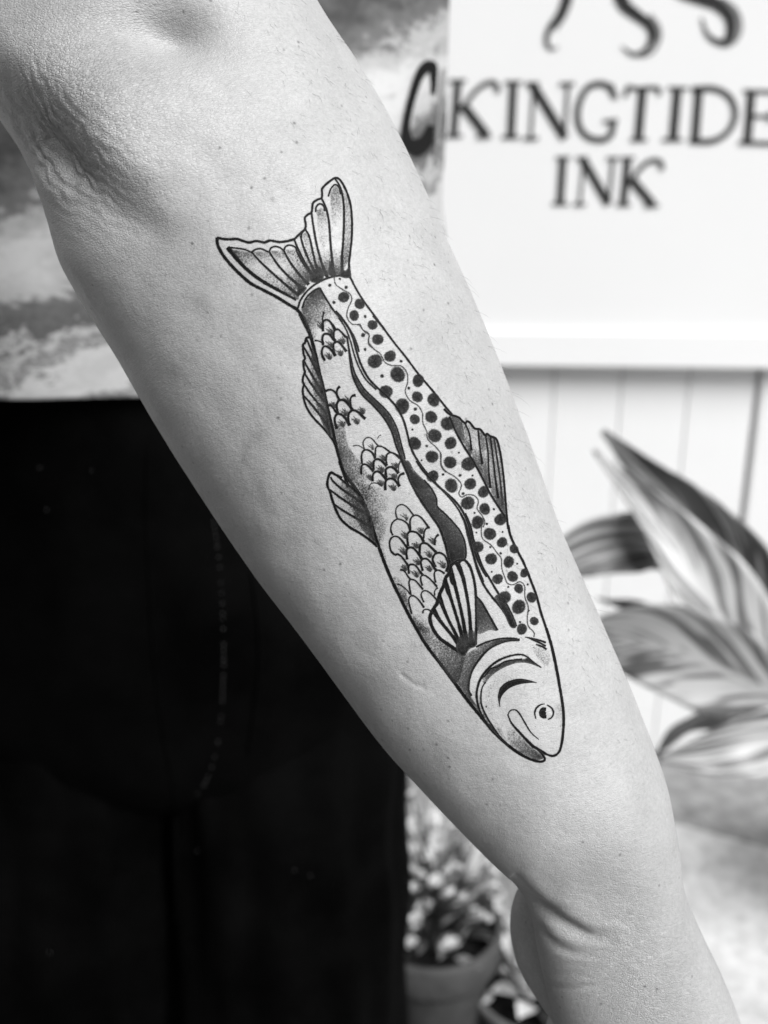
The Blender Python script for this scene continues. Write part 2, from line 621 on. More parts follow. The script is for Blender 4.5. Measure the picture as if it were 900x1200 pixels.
TENT = [
    ([(372, -120, 34), (362, -40, 30), (354, 0, 26), (338, 40, 23), (312, 74, 18), (301, 108, 13), (312, 131, 9), (334, 128, 3)], [(388, -120, 12), (376, -40, 11), (366, 4, 10), (350, 46, 9), (326, 80, 7)]),
    ([(490, -120, 44), (496, -40, 40), (510, 10, 35), (545, 40, 30), (578, 66, 26), (588, 98, 21), (570, 134, 15), (538, 147, 11), (504, 126, 4)], [(580, 40, 12), (602, 70, 14), (606, 104, 13), (588, 140, 10), (556, 154, 6)]),
    ([(610, -80, 50), (665, -30, 46), (722, -6, 40), (764, 12, 34), (794, 44, 28), (800, 82, 24), (786, 112, 20), (758, 110, 15), (734, 88, 10), (720, 46, 4)], [(770, -6, 14), (810, 30, 22), (820, 76, 24), (806, 112, 16), (776, 126, 8)]),
]
for dark, soft in TENT:
    t = plane_ribbon([(soft, 10)], SIGN_Y - .0016, G, 'tentacle', M['letter_soft'], sign)
    plane_ribbon([(dark, 10)], SIGN_Y - .0022, G, 'tentacle_ink', M['letter'], t)

# ------------------------------------------------------------------ the person: arm
person = empty('person')
person.location = (0, 0, 0)
tag(person, 'person in dyed shirt and black jeans holding out a forearm with a fish tattoo', 'person')

# silhouette pairs in the photo: left, right, depth of the arm's axis (m), thickness ratio
PAIRS = [
    (-520, -400, -330, -580, .62, 0.95), (-400, -280, -150, -480, .56, 0.95), (-250, -120, 70, -330, .48, 0.95), (-120, 15, 270, -160, .425, 0.95),
    (-48, 90, 335, -60, .405, 0.95), (0, 143, 386, 28, .40, 0.96), (48, 222, 431, 96, .40, 0.97), (85, 330, 484, 194, .40, 0.98),
    (146, 435, 525, 285, .40, 0.98), (213, 548, 575, 400, .40, 0.98), (291, 665, 619, 515, .40, 0.97), (363, 760, 655, 614, .40, 0.96),
    (437, 861, 703, 724, .40, 0.95), (497, 929, 745, 822, .40, 0.93), (560, 995, 779, 915, .40, 0.91), (606, 1040, 793, 990, .40, 0.90),
    (622, 1075, 801, 1042, .401, 0.88), (629, 1112, 822, 1092, .403, 0.86), (639, 1158, 846, 1142, .406, 0.82), (655, 1215, 872, 1208, .410, 0.74),
    (690, 1310, 915, 1310, .415, 0.60), (735, 1410, 955, 1400, .42, 0.50), (775, 1480, 985, 1465, .425, 0.40), (800, 1520, 995, 1500, .43, 0.20),
]
NS = 820
pp = spline([((a + c) / 2, (b + d) / 2, a, b, c, d, z * 1000, k) for a, b, c, d, z, k in PAIRS], n=NS)
NF, NB = 330, 90
th = np.r_[np.linspace(0, math.pi, NF, endpoint=False), np.linspace(math.pi, 2 * math.pi, NB, endpoint=False)]
NT_ = len(th)
Zr = pp[:, 6] / 1000
Lp = CAM + Zr[:, None] * (FWD + ((pp[:, 2] - 450) / F)[:, None] * RGT - ((pp[:, 3] - 600) / F)[:, None] * UPV)
Rp = CAM + Zr[:, None] * (FWD + ((pp[:, 4] - 450) / F)[:, None] * RGT - ((pp[:, 5] - 600) / F)[:, None] * UPV)
C0 = (Lp + Rp) / 2
U0 = (Rp - Lp) / 2 * .992
hw = np.linalg.norm(U0, axis=1)
ct, stt = np.cos(th), np.sin(th)
ex = 2 / 2.15
cx = np.sign(ct) * np.abs(ct) ** ex
sx = np.sign(stt) * np.abs(stt) ** ex
V = C0[:, None, :] + U0[:, None, :] * cx[None, :, None] - FWD[None, None, :] * (hw * pp[:, 7])[:, None, None] * sx[None, :, None]


def grid_normals(V):
    du = np.gradient(V, axis=0)
    dv = (np.roll(V, -1, 1) - np.roll(V, 1, 1))
    n = np.cross(dv, du)
    n /= np.linalg.norm(n, axis=2)[..., None] + 1e-12
    c = V.mean(1, keepdims=True)
    if ((V - c) * n).sum() < 0: n = -n
    return n


NRM = grid_normals(V)
q = V - CAM
Zv = q @ FWD
PX = 450 + F * (q @ RGT) / Zv
PYY = 600 - F * (q @ UPV) / Zv
front = np.clip(-(NRM @ FWD) * 2.2 - .05, 0, 1)


def gs(cx, cy, sx, sy, ang=0):
    a = R(ang)
    dx, dy = PX - cx, PYY - cy
    u = dx * math.cos(a) + dy * math.sin(a)
    v = -dx * math.sin(a) + dy * math.cos(a)
    return np.exp(-(u / sx) ** 2 - (v / sy) ** 2)


def dist_poly(pts, fade=False):
    q = spline(pts, step=3)
    best = np.full(PX.shape, 1e9)
    lo, hi = q.min(0) - 60, q.max(0) + 60
    msk = (PX > lo[0]) & (PX < hi[0]) & (PYY > lo[1]) & (PYY < hi[1])
    xs, ys = PX[msk], PYY[msk]
    b = np.full(xs.shape, 1e9)
    uu = np.zeros(xs.shape)
    for k in range(len(q)):
        d = np.hypot(xs - q[k, 0], ys - q[k, 1])
        c = d < b
        b[c] = d[c]
        uu[c] = k / (len(q) - 1)
    best[msk] = b
    if not fade: return best
    w = np.zeros(PX.shape)
    w[msk] = np.sin(np.clip(uu, 0, 1) ** .7 * math.pi) ** .8
    return best, w


D = np.zeros(PX.shape)
# elbow: bony ridge, the hollow above it, the hollow and loose skin below it
D += .0050 * gs(95, 92, 120, 42, 22) + .0022 * gs(250, 130, 90, 50, 20)
D -= .0125 * gs(194, 30, 60, 36, 8)
sd = ((PX - 40) * .72 - (PYY - 140) * .69)          # across the edge of the bony part, positive on its upper right
D += .0085 * (1 / (1 + np.exp(-(sd + 4) / 17))) * gs(135, 165, 88, 62, 45)
D -= .0042 * gs(84, 186, 46, 32, 42)
D += .0030 * gs(62, 205, 26, 40, -20) + .0020 * gs(75, 300, 50, 50)
D -= .0020 * gs(160, 250, 60, 30, 45)
# muscle and bone of the forearm
D += .0018 * gs(330, 300, 120, 220, -32) - .0008 * gs(250, 520, 60, 180, -32)
D += .0016 * gs(752, 985, 42, 60, -20)
D -= .0012 * gs(700, 1040, 60, 30, 15)
# folds of the elbow skin
ew = gs(78, 178, 78, 62, 40)
rr = np.hypot(PX - 250, PYY - 40)
wob = vnoise(PX / 14, PYY / 14, 3)
D += .00040 * ew * np.sin(rr * .50 + 6 * wob) * (0.4 + vnoise(PX / 22, PYY / 22, 5))
D += .0006 * ew * (vnoise(PX / 6, PYY / 9, 9) - .5)
ew2 = gs(15, 130, 70, 90, 20)
D += .00022 * ew2 * np.sin(rr * .5 + 9 * wob) * vnoise(PX / 30, PYY / 30, 13) * 1.6
# wrist folds
for pts, dep, wd in (([(598, 1026), (622, 1056), (645, 1073), (668, 1088), (692, 1098), (725, 1101)], .0028, 7),
                     ([(622, 1068), (638, 1096), (660, 1112), (690, 1118), (730, 1112)], .0009, 5), ([(628, 1150), (650, 1157), (672, 1159), (704, 1154), (748, 1138)], .0005, 3),
                     ([(690, 1128), (725, 1124), (765, 1108)], .0002, 3), ([(700, 1075), (740, 1080), (780, 1070)], .0002, 3)):
    dd, fw = dist_poly(pts, True)
    D -= dep * fw * np.exp(-(dd / wd) ** 2)
    D += dep * fw * .15 * np.exp(-((dd - wd * 2.4) / wd / 1.3) ** 2)
ww = gs(720, 1105, 110, 62, -15)
D += .00012 * ww * np.sin((PYY * .95 - PX * .25) * .55 + 6 * vnoise(PX / 26, PYY / 12, 4)) * vnoise(PX / 30, PYY / 18, 8) * 1.5
D += .0012 * (vnoise(PX / 70, PYY / 70, 21) - .5) + .0005 * (vnoise(PX / 28, PYY / 28, 22) - .5)
# small scar
D -= .00035 * np.exp(-(dist_poly([(470, 790), (482, 800), (497, 806)]) / 2.5) ** 2)
V = V + NRM * (D * front)[..., None]

wr = np.clip(.95 * gs(70, 170, 110, 110) + .55 * gs(120, 60, 190, 80, 10) + .75 * gs(730, 1120, 120, 75, -15) + .25 * gs(720, 1000, 120, 90) + .6 * gs(760, 1200, 90, 60), 0, 1)
vein = .9 * np.exp(-(dist_poly([(285, 540), (292, 518), (305, 512)]) / 7) ** 2) + .8 * np.exp(-(dist_poly([(302, 560), (306, 585), (318, 600)]) / 6) ** 2) \
    + .6 * np.exp(-(dist_poly([(235, 350), (262, 362), (290, 372)]) / 12) ** 2) + .5 * gs(310, 360, 14, 10) + .6 * gs(237, 352, 10, 8)
sv = np.r_[0, np.cumsum(np.linalg.norm(np.diff(C0, axis=0), axis=1))]
SU = np.broadcast_to((hw[:, None] * (th[None, :])), PX.shape)
SU = np.broadcast_to((.05 * th)[None, :], PX.shape)
SV = np.broadcast_to(sv[:, None], PX.shape)

arm_v = V.reshape(-1, 3)
arm_f = grid_faces(NS, NT_, True)
att = {'wrinkle': wr.ravel().tolist(), 'vein': vein.ravel().tolist(), 'su': SU.ravel().tolist(), 'sv': SV.ravel().tolist()}

# extra volumes of the same body: heel of the hand, thumb, fingers
ex_v, ex_f = [], []


def add_tube(pts, seg=28, flat=1.0, sub=10):
    """pts (px, py, Z, radius_px at that depth) -> smooth capped tube"""
    q = spline([(a, b, c * 1000, r) for a, b, c, r in pts], n=len(pts) * sub)
    path = [Vector(P(a, b, c / 1000)) for a, b, c, r in q]
    rad = [max(r, .5) * (c / 1000) / F for a, b, c, r in q]
    v, f = tube(path, rad, seg, True, flat)
    o = len(ex_v)
    ex_v.extend([tuple(x) for x in v])
    for fc in f:
        if len(fc) == 4: ex_f.append(tuple(i + o for i in fc))
        else:
            for k in range(1, len(fc) - 1): ex_f.append((fc[0] + o, fc[k] + o, fc[k + 1] + o, fc[k + 1] + o))


add_tube([(655, 1022, .425, 4), (648, 1036, .425, 32), (646, 1060, .425, 45), (647, 1090, .425, 49), (654, 1120, .426, 48), (668, 1148, .428, 45), (690, 1180, .43, 46), (716, 1240, .43, 52), (745, 1320, .43, 45), (770, 1380, .43, 25), (780, 1400, .43, 3)])
add_tube([(690, 1180, .445, 8), (676, 1205, .445, 36), (684, 1270, .447, 36), (705, 1350, .45, 34), (728, 1430, .455, 30), (745, 1490, .46, 24), (752, 1512, .462, 6)])
for k in range(4):
    bx, by = 800 + k * 58, 1460 - k * 6
    ln = (150, 185, 175, 130)[k]
    add_tube([(bx - 8, by - 60, .428, 20), (bx, by, .428, 28), (bx + ln * .18, by + ln * .45, .432, 27), (bx + ln * .26, by + ln * .8, .445, 25), (bx + ln * .26, by + ln, .462, 21), (bx + ln * .24, by + ln * 1.05, .472, 5)], 16, 1.0, 6)
nb = len(arm_v)
body_v = np.vstack([arm_v, np.array(ex_v)])
tri = np.array(ex_f) + nb
me = bpy.data.meshes.new('body')
me.vertices.add(len(body_v)); me.vertices.foreach_set('co', body_v.astype(np.float32).ravel())
lv = []
quads = arm_f.astype(np.int32)
okq = tri[tri[:, 2] != tri[:, 3]]
tr3 = tri[tri[:, 2] == tri[:, 3]][:, :3]
quads = np.vstack([quads, okq]).astype(np.int32)
loops = np.r_[quads.ravel(), tr3.ravel()].astype(np.int32)
me.loops.add(len(loops)); me.loops.foreach_set('vertex_index', loops)
starts = np.r_[np.arange(len(quads)) * 4, len(quads) * 4 + np.arange(len(tr3)) * 3].astype(np.int32)
me.polygons.add(len(starts)); me.polygons.foreach_set('loop_start', starts)
me.update(calc_edges=True); me.validate()
me.polygons.foreach_set('use_smooth', np.ones(len(me.polygons), dtype=bool))
npad = len(body_v) - nb
exq = np.array(ex_v)
ex_sv = (exq @ np.array([.5, .2, -.8]))
ex_su = (exq @ np.array([.8, .1, .5]))
for k in att:
    a = me.attributes.new(k, 'FLOAT', 'POINT')
    pad = {'wrinkle': np.full(npad, .25), 'vein': np.zeros(npad), 'su': ex_su, 'sv': ex_sv}[k]
    a.data.foreach_set('value', np.r_[np.array(att[k]), pad].astype(np.float32))
me.materials.append(M['skin'])
body = bpy.data.objects.new('body', me); COL.objects.link(body); body.parent = person
tag(body, 'bare forearm and hand with fine hairs')

# coarser copy of the arm's surface used only to find points on the skin
sub_r, sub_c = np.arange(0, NS, 2), np.r_[np.arange(0, NF, 2), np.arange(NF, NT_, 6)]
BV = V[sub_r][:, sub_c]
bvh = BVHTree.FromPolygons(BV.reshape(-1, 3).tolist(), grid_faces(len(sub_r), len(sub_c), True).tolist())
CAMV = Vector(CAM)


def on_skin(px, py, lift=8e-5):
    d = Vector(ray(px, py)).normalized()
    h, n, i, dist = bvh.ray_cast(CAMV, d)
    if h is None: return None
    if n.dot(d) > 0: n = -n
    return h + n * lift


# ------------------------------------------------------------------ tattoo
FA, FB, FC, FD, FE, FF = (230, 190, 220 / 900), (330, 370, 200 / 900), (370, 540, 200 / 900), (460, 440, .2), (480, 600, 200 / 900), (500, 720, .2)
layer = [0]


class Ink:
    """ink laid on the skin; all shapes are drawn as strokes and fills and dropped onto the arm"""
    def __init__(self): self.v, self.f, self.a = [], [], []

    def lift(self):
        layer[0] += 1
        return 7e-5 + (layer[0] % 60) * 1.1e-6

    def put(self, px, py, a, lift):
        h = on_skin(px, py, lift)
        if h is None:
            h = Vector(P(px, py, .39))
        self.v.append(tuple(h)); self.a.append(a)
        return len(self.v) - 1

    def line(self, fr, w, pts, taper=(1, 1), ink=1.0):
        ox, oy, s = fr
        p = [(ox + x * s, oy + y * s) for x, y in pts]
        q = spline(p, step=1.1)
        n = len(q)
        w = w * 1.22
        t = np.gradient(q, axis=0)
        t /= np.linalg.norm(t, axis=1)[:, None] + 1e-9
        nn = np.stack([-t[:, 1], t[:, 0]], 1)
        lf = self.lift()
        rows = []
        ph = random.random() * 50
        for k in range(n):
            u = k / (n - 1)
            ww = w * (taper[0] + (1 - taper[0]) * min(1, u * 3.0)) * (taper[1] + (1 - taper[1]) * min(1, (1 - u) * 3.0))
            ww *= 1 + .16 * mnoise.noise((q[k, 0] * .23 + ph, q[k, 1] * .23, ph))
            row = []
            for off, al in ((-ww / 2 - .75, 0), (-ww / 2 + .30, ink), (ww / 2 - .30, ink), (ww / 2 + .75, 0)):
                row.append(self.put(q[k, 0] + nn[k, 0] * off, q[k, 1] + nn[k, 1] * off, al, lf))
            rows.append(row)
        for k in range(n - 1):
            for j in range(3):
                self.f.append((rows[k][j], rows[k][j + 1], rows[k + 1][j + 1], rows[k + 1][j]))
        return self

    def fill(self, fr, pts, d=.85, step=2.2, edge=.75):
        """pts (x, y[, density]); density spreads inward by inverse distance"""
        ox, oy, s = fr
        p = np.array([(ox + a[0] * s, oy + a[1] * s, a[2] if len(a) > 2 else d) for a in pts], float)
        q = spline(np.vstack([p, p[:1]]), step=step)[:-1]
        b = q[:, :2]
        lo, hi = b.min(0), b.max(0)
        gx, gy = np.meshgrid(np.arange(lo[0], hi[0], step), np.arange(lo[1], hi[1], step))
        g = np.stack([gx.ravel(), gy.ravel()], 1) + rng.uniform(-.3, .3, (gx.size, 2))
        keep = []
        for (x, y) in g:
            c = False
            x1, y1 = b[:, 0], b[:, 1]
            x2, y2 = np.roll(x1, -1), np.roll(y1, -1)
            cr = ((y1 > y) != (y2 > y)) & (x < (x2 - x1) * (y - y1) / (y2 - y1 + 1e-12) + x1)
            if cr.sum() % 2 and np.min(np.hypot(x1 - x, y1 - y)) > step * .6: keep.append((x, y))
        allp = [tuple(x) for x in b] + keep
        n = len(b)
        vs, es, fs, ov, oe, of = delaunay_2d_cdt([Vector(x) for x in allp], [], [list(range(n))], 1, 1e-4)
        lf = self.lift()
        idx = []
        for k, vv in enumerate(vs):
            w = 1 / (np.hypot(p[:, 0] - vv[0], p[:, 1] - vv[1]) ** 2 + 2)
            den = float((w * p[:, 2]).sum() / w.sum())
            onb = any(i < n for i in ov[k]) if k < len(ov) else False
            idx.append(self.put(vv[0], vv[1], den * (edge if onb else 1), lf))
        for fc in fs: self.f.append(tuple(idx[i] for i in fc))
        return self

    def disc(self, fr, x, y, r, ink=.93, squash=1.0):
        ox, oy, s = fr
        cx, cy, r = ox + x * s, oy + y * s, r * s
        lf = self.lift()
        seg = 22 if r > 3 else 10
        ph = random.random() * 9
        rings = [(.55, ink), (.86, ink), (1.12, 0)] if r > 3 else [(.6, ink), (1.35, 0)]
        c = self.put(cx, cy, ink, lf)
        prev = None
        for fr_, al in rings:
            row = []
            for k in range(seg):
                a = 2 * math.pi * k / seg
                rr = r * fr_ * (1 + .06 * math.sin(2 * a + ph) + .02 * math.sin(3 * a + 2 * ph))
                row.append(self.put(cx + rr * math.cos(a) * squash, cy + rr * math.sin(a), al * random.uniform(.9, 1), lf))
            for k in range(seg):
                k2 = (k + 1) % seg
                if prev is None: self.f.append((c, row[k], row[k2]))
                else: self.f.append((prev[k], row[k], row[k2], prev[k2]))
            prev = row
        return self

    def build(self, name, parent):
        return link(name, self.v, self.f, M['ink'], parent, True, {'ink': self.a})


# body outline is the tattoo itself; fins, stripe, head, scales and spots are its pieces
o = Ink()
o.line(FA, 3.0, [(478, 702), (497, 722), (515, 750), (535, 795), (550, 840), (566, 900)])
o.line(FB, 2.9, [(96, -10), (125, 50), (150, 100), (165, 150), (182, 215), (200, 300), (220, 380), (237, 460), (256, 540), (272, 610), (286, 680), (305, 750), (325, 820), (345, 880), (352, 905)])
o.line(FC, 3.0, [(125, 0), (150, 62), (192, 122), (240, 190), (270, 260), (290, 312), (306, 370), (322, 422), (346, 490), (372, 560), (410, 648), (450, 730), (490, 810), (540, 900)])
o.line(FF, 3.0, [(-52, 95), (-16, 158), (30, 224), (80, 288), (150, 382), (230, 490), (310, 590), (390, 682), (460, 752), (530, 806), (590, 840), (640, 858), (675, 862), (692, 850), (686, 832), (660, 800), (620, 765), (580, 725)], (1, .5))
o.line(FA, 1.7, [(735, 545), (760, 596), (795, 655), (845, 724), (905, 806)])
o.line(FB, 1.8, [(482, 0), (532, 60), (592, 140), (652, 215), (722, 308), (800, 400), (862, 478), (898, 520)])
o.line(FE, 2.2, [(520, 70), (530, 120), (560, 190), (602, 270), (638, 360), (668, 440), (692, 530), (722, 620), (746, 700), (766, 790), (788, 890)])
o.line(FF, 2.6, [(700, 80), (730, 180), (755, 290), (775, 400), (792, 500), (802, 590), (800, 680), (790, 760), (775, 806), (745, 828), (710, 822), (675, 800), (636, 776)], (1, .6))
# stippled body shade
o.fill(FA, [(502, 700, .65), (550, 625, .9), (596, 606, .85), (640, 690, .45), (705, 762, .35), (650, 750, .2), (590, 810, .2), (556, 850, .45), (522, 770, .7)])
o.fill(FB, [(276, 570, .75), (330, 580, .35), (352, 680, .45), (420, 780, .45), (480, 880, .25), (500, 960, .12), (420, 960, .5), (345, 850, .7), (300, 720, .8)])
o.fill(FC, [(210, 110, .6), (290, 130, .45), (370, 165, .15), (385, 290, .12), (358, 430, .08), (372, 520, .55), (330, 420, .7), (296, 310, .7), (250, 190, .7)])
o.fill(FC, [(415, 600, .08), (470, 660, .22), (500, 790, .45), (560, 850, .35), (600, 900, .5), (542, 890, .9), (452, 722, .8), (405, 630, .5)])
o.fill(FE, [(8, 545, .3), (62, 545, .2), (130, 640, .4), (210, 708, .6), (280, 758, .75), (285, 800, .7), (250, 905, .7), (192, 846, .75), (120, 740, .45), (66, 660, .6)])
o.fill(FB, [(205, 235, .2), (340, 240, .12), (330, 300, .02), (240, 330, .02), (210, 310, .2)])
o.fill(FF, [(590, 160, .1), (700, 200, .25), (725, 280, .3), (690, 300, .35), (640, 240, .4)])
o.fill(FF, [(740, 500, .02), (790, 540, .3), (792, 660, .3), (760, 640, .02)])
tattoo = o.build('fish_tattoo', person)
tattoo['label'] = 'black ink tattoo of a spotted trout, head down, along the forearm'

# tail
t = Ink()
t.line(FA, 2.3, [(100, 362), (130, 368), (165, 370), (195, 368), (225, 378), (255, 385), (290, 378), (325, 385), (355, 376), (400, 383), (440, 378), (472, 368)])
t.line(FA, 2.9, [(100, 360), (103, 395), (125, 440), (160, 485), (205, 532), (260, 580), (320, 612), (385, 646), (440, 680), (488, 708)])
t.line(FA, 2.0, [(470, 370), (495, 345), (520, 322), (525, 300), (520, 270), (530, 255), (552, 240), (556, 215), (560, 195), (580, 180), (600, 172), (603, 150), (602, 130), (618, 110), (645, 88), (665, 76), (685, 82), (705, 110), (725, 155), (740, 210), (746, 280), (745, 360), (738, 430), (732, 490), (738, 545)])
t.line(FA, 3.2, [(150, 408), (168, 430), (205, 475), (252, 522), (320, 572), (400, 617), (480, 660)], (1.4, .6))
for pts in ([(150, 408), (190, 412), (230, 418), (265, 432)], [(265, 432), (285, 418), (310, 415), (335, 425), (350, 432)], [(350, 432), (358, 412), (380, 404), (405, 412), (420, 427)], [(420, 427), (428, 405), (450, 398), (475, 408), (482, 427)],
            [(504, 362), (506, 340), (520, 325), (534, 340), (542, 362)], [(572, 240), (575, 215), (590, 200), (608, 208), (617, 235)], [(632, 165), (645, 128), (665, 108), (684, 122), (692, 155)]):
    t.line(FA, 1.4, pts)
for pts in ([(265, 430), (310, 480), (380, 545), (450, 605), (495, 640)], [(350, 430), (390, 490), (440, 545), (505, 602)], [(420, 425), (450, 480), (500, 545), (540, 588)], [(480, 425), (510, 480), (545, 530), (566, 566)],
            [(470, 372), (490, 420), (520, 480), (560, 545), (578, 562)], [(500, 352), (512, 400), (540, 470), (580, 550)], [(522, 320), (542, 357), (556, 420), (576, 500), (598, 550)], [(552, 240), (560, 300), (576, 390), (600, 480), (628, 552)],
            [(600, 172), (622, 222), (636, 290), (642, 370), (650, 460), (658, 545)], [(665, 80), (690, 122), (705, 190), (708, 280), (704, 380), (698, 460), (700, 545)]):
    t.line(FA, 2.0, pts, (.8, 1.5))
t.line(FA, 1.7, [(488, 700), (500, 662), (530, 620), (570, 586), (620, 560), (670, 546), (720, 546), (742, 556)])
t.line(FA, 1.5, [(508, 700), (524, 656), (555, 622), (592, 602)])
for pts in ([(560, 520), (545, 570), (590, 578), (612, 550), (592, 500)], [(636, 470), (640, 540), (672, 548), (655, 500)], [(694, 500), (690, 548), (738, 552), (732, 500), (715, 520)], [(490, 590), (480, 640), (510, 630), (530, 600)]):
    t.fill(FA, pts, .9, 1.6)
for pts in ([(165, 418, .9), (262, 434, .55), (300, 480, .25), (250, 500, .15), (205, 470, .6)], [(275, 430, .7), (345, 432, .5), (375, 490, .2), (330, 485, .2)], [(358, 425, .7), (415, 428, .5), (440, 480, .2), (395, 480, .2)], [(428, 418, .6), (478, 425, .4), (500, 480, .2), (455, 480, .2)],
            [(575, 230, .55), (612, 225, .45), (630, 330, .2), (615, 450, .05), (590, 380, .3)], [(640, 150, .5), (668, 115, .6), (695, 170, .45), (690, 300, .05), (650, 290, .3)], [(700, 120, .35), (735, 200, .45), (742, 340, .4), (730, 470, .6), (704, 480, .6), (710, 280, .35)],
            [(508, 345, .5), (535, 345, .4), (555, 450, .2), (535, 440, .2)]):
    t.fill(FA, pts)
t.fill(FA, [(470, 420, .25), (530, 400, .2), (600, 420, .2), (690, 420, .2), (720, 480, .4), (690, 540, .8), (620, 545, .8), (560, 560, .85), (500, 610, .8), (440, 590, .4), (430, 500, .2)])
t.fill(FA, [(200, 480, .25), (300, 500, .15), (430, 560, .3), (490, 640, .7), (470, 655, .6), (330, 570, .3)])
t.build('tail_fin', tattoo)

# dorsal fin
t = Ink()
t.line(FD, 1.9, [(300, 195), (332, 226), (385, 245), (405, 265), (425, 280), (436, 268), (456, 281), (480, 310), (510, 315), (526, 332), (545, 355), (551, 341), (570, 355), (590, 362), (606, 372), (620, 410), (636, 490), (650, 600), (660, 720), (668, 820), (676, 900)])
t.line(FD, 1.8, [(332, 240), (370, 330), (420, 420), (470, 500), (520, 590), (570, 690), (620, 770), (656, 826)])
for pts in ([(425, 282), (450, 345), (462, 440)], [(500, 318), (508, 400), (524, 520)], [(545, 358), (558, 450), (563, 560), (572, 660)], [(572, 362), (586, 470), (601, 600), (618, 720)], [(594, 368), (611, 480), (631, 620), (644, 760)]):
    t.line(FD, 1.5, pts, (.9, 1.5))
t.fill(FD, [(335, 235, 0.83), (392, 252, 0.71), (412, 300, 0.71), (420, 400, 0.79), (372, 322, 0.83)])
t.fill(FD, [(400, 265, 0.27), (425, 290, 0.61), (448, 350, 0.35), (465, 440, 0.83), (455, 470, 0.88), (425, 420, 0.61)])
t.fill(FD, [(440, 285, 0.44), (495, 320, 0.35), (505, 400, 0.17), (522, 520, 0.79), (520, 585, 0.88), (470, 490, 0.61)])
t.fill(FD, [(505, 322, 0.71), (540, 352, 0.52), (555, 450, 0.27), (566, 600, 0.71), (560, 660, 0.83), (526, 600, 0.71), (512, 420, 0.71)])
t.fill(FD, [(550, 350, 0.79), (600, 372, 0.61), (630, 480, 0.30), (650, 640, 0.44), (662, 820, 0.83), (620, 765, 0.83), (576, 680, 0.61), (566, 500, 0.52)])
t.build('dorsal_fin', tattoo)

# two fins on the belly side
t = Ink()
t.line(FB, 2.0, [(152, 113), (130, 118), (124, 142), (113, 155), (116, 200), (124, 225), (115, 240), (118, 280), (124, 298), (115, 318), (112, 345), (118, 362), (112, 390), (118, 440), (136, 490), (170, 540), (220, 592), (268, 652), (284, 684)])
for pts in ([(132, 122), (160, 190), (196, 290)], [(113, 158), (150, 222), (205, 335)], [(118, 237), (160, 312), (218, 405)], [(118, 297), (165, 372), (228, 455)], [(112, 350), (160, 422), (240, 515)], [(118, 422), (170, 482), (254, 595)]):
    t.line(FB, 1.9, pts, (.8, 1.5))
t.fill(FB, [(160, 150, .5), (185, 230, .9), (225, 400, .95), (255, 560, .97), (264, 645, .97), (215, 570, .7), (175, 440, .45), (155, 290, .35)])
t.fill(FB, [(125, 150, .1), (160, 190, .3), (180, 300, .35), (200, 470, .4), (180, 530, .4), (130, 440, .15), (122, 300, .12)])
t.build('anal_fin', tattoo)
t = Ink()
t.line(FC, 2.3, [(140, 90), (105, 73), (80, 62), (66, 90), (62, 130), (75, 160), (86, 200), (95, 225), (110, 265), (136, 310), (180, 350), (240, 385), (292, 422), (325, 452)])
for pts in ([(78, 85), (95, 110), (140, 150), (210, 198), (268, 242)], [(75, 152), (140, 200), (200, 240), (276, 285)], [(95, 227), (150, 265), (210, 300), (295, 352)], [(110, 75), (150, 110), (200, 150), (245, 200)]):
    t.line(FC, 2.0, pts, (.8, 1.5))
t.fill(FC, [(140, 95, .4), (200, 150, .7), (258, 215, .95), (296, 312, .95), (312, 410, .95), (335, 462, .95), (300, 418, .95), (262, 385, .7), (225, 330, .6), (180, 240, .5), (130, 160, .35)])
t.fill(FC, [(80, 95, .15), (150, 130, .3), (220, 210, .45), (270, 330, .5), (240, 370, .4), (150, 310, .2), (95, 200, .12)])
t.build('pelvic_fin', tattoo)

# pectoral fin
t = Ink()
t.line(FE, 2.4, [(255, 272), (276, 252), (300, 262), (325, 305), (345, 390), (351, 500), (352, 600), (348, 700)])
t.line(FE, 3.3, [(255, 272), (236, 268), (215, 285), (208, 322), (190, 347), (180, 387), (160, 430), (146, 480), (126, 510), (108, 552), (114, 592), (132, 630), (162, 668), (210, 702), (260, 736), (285, 752)])
for pts in ([(255, 275), (280, 340), (300, 430), (314, 520), (322, 620), (325, 700)], [(212, 292), (235, 370), (260, 470), (284, 580), (302, 700)], [(186, 358), (206, 420), (232, 500), (262, 600), (288, 705)], [(156, 440), (176, 500), (206, 570), (242, 640), (276, 722)], [(126, 512), (152, 560), (192, 612), (240, 672), (270, 722)]):
    t.line(FE, 2.9, pts, (1.5, 1.5))
for pts in ([(236, 272), (262, 280), (285, 345), (272, 345), (252, 300)], [(205, 318), (216, 325), (232, 385), (215, 372)], [(182, 385), (198, 398), (210, 440), (195, 430)], [(152, 452), (166, 470), (182, 518), (165, 500)], [(118, 528), (138, 534), (158, 570), (140, 560)]):
    t.fill(FE, pts, .97, 1.5, .9)
t.fill(FE, [(256, 660, .6), (290, 640, .5), (320, 620, .5), (350, 640, .8), (350, 705, .97), (318, 722, .97), (285, 762, .97), (245, 724, .9)], .95)
t.fill(FE, [(352, 448, .9), (378, 474, .85), (412, 532, .85), (462, 622, .8), (420, 622, .6), (362, 642, .6), (353, 560, .85)], .85)
t.line(FE, 1.9, [(352, 446), (380, 478), (414, 536), (464, 624)])
t.build('pectoral_fin', tattoo)

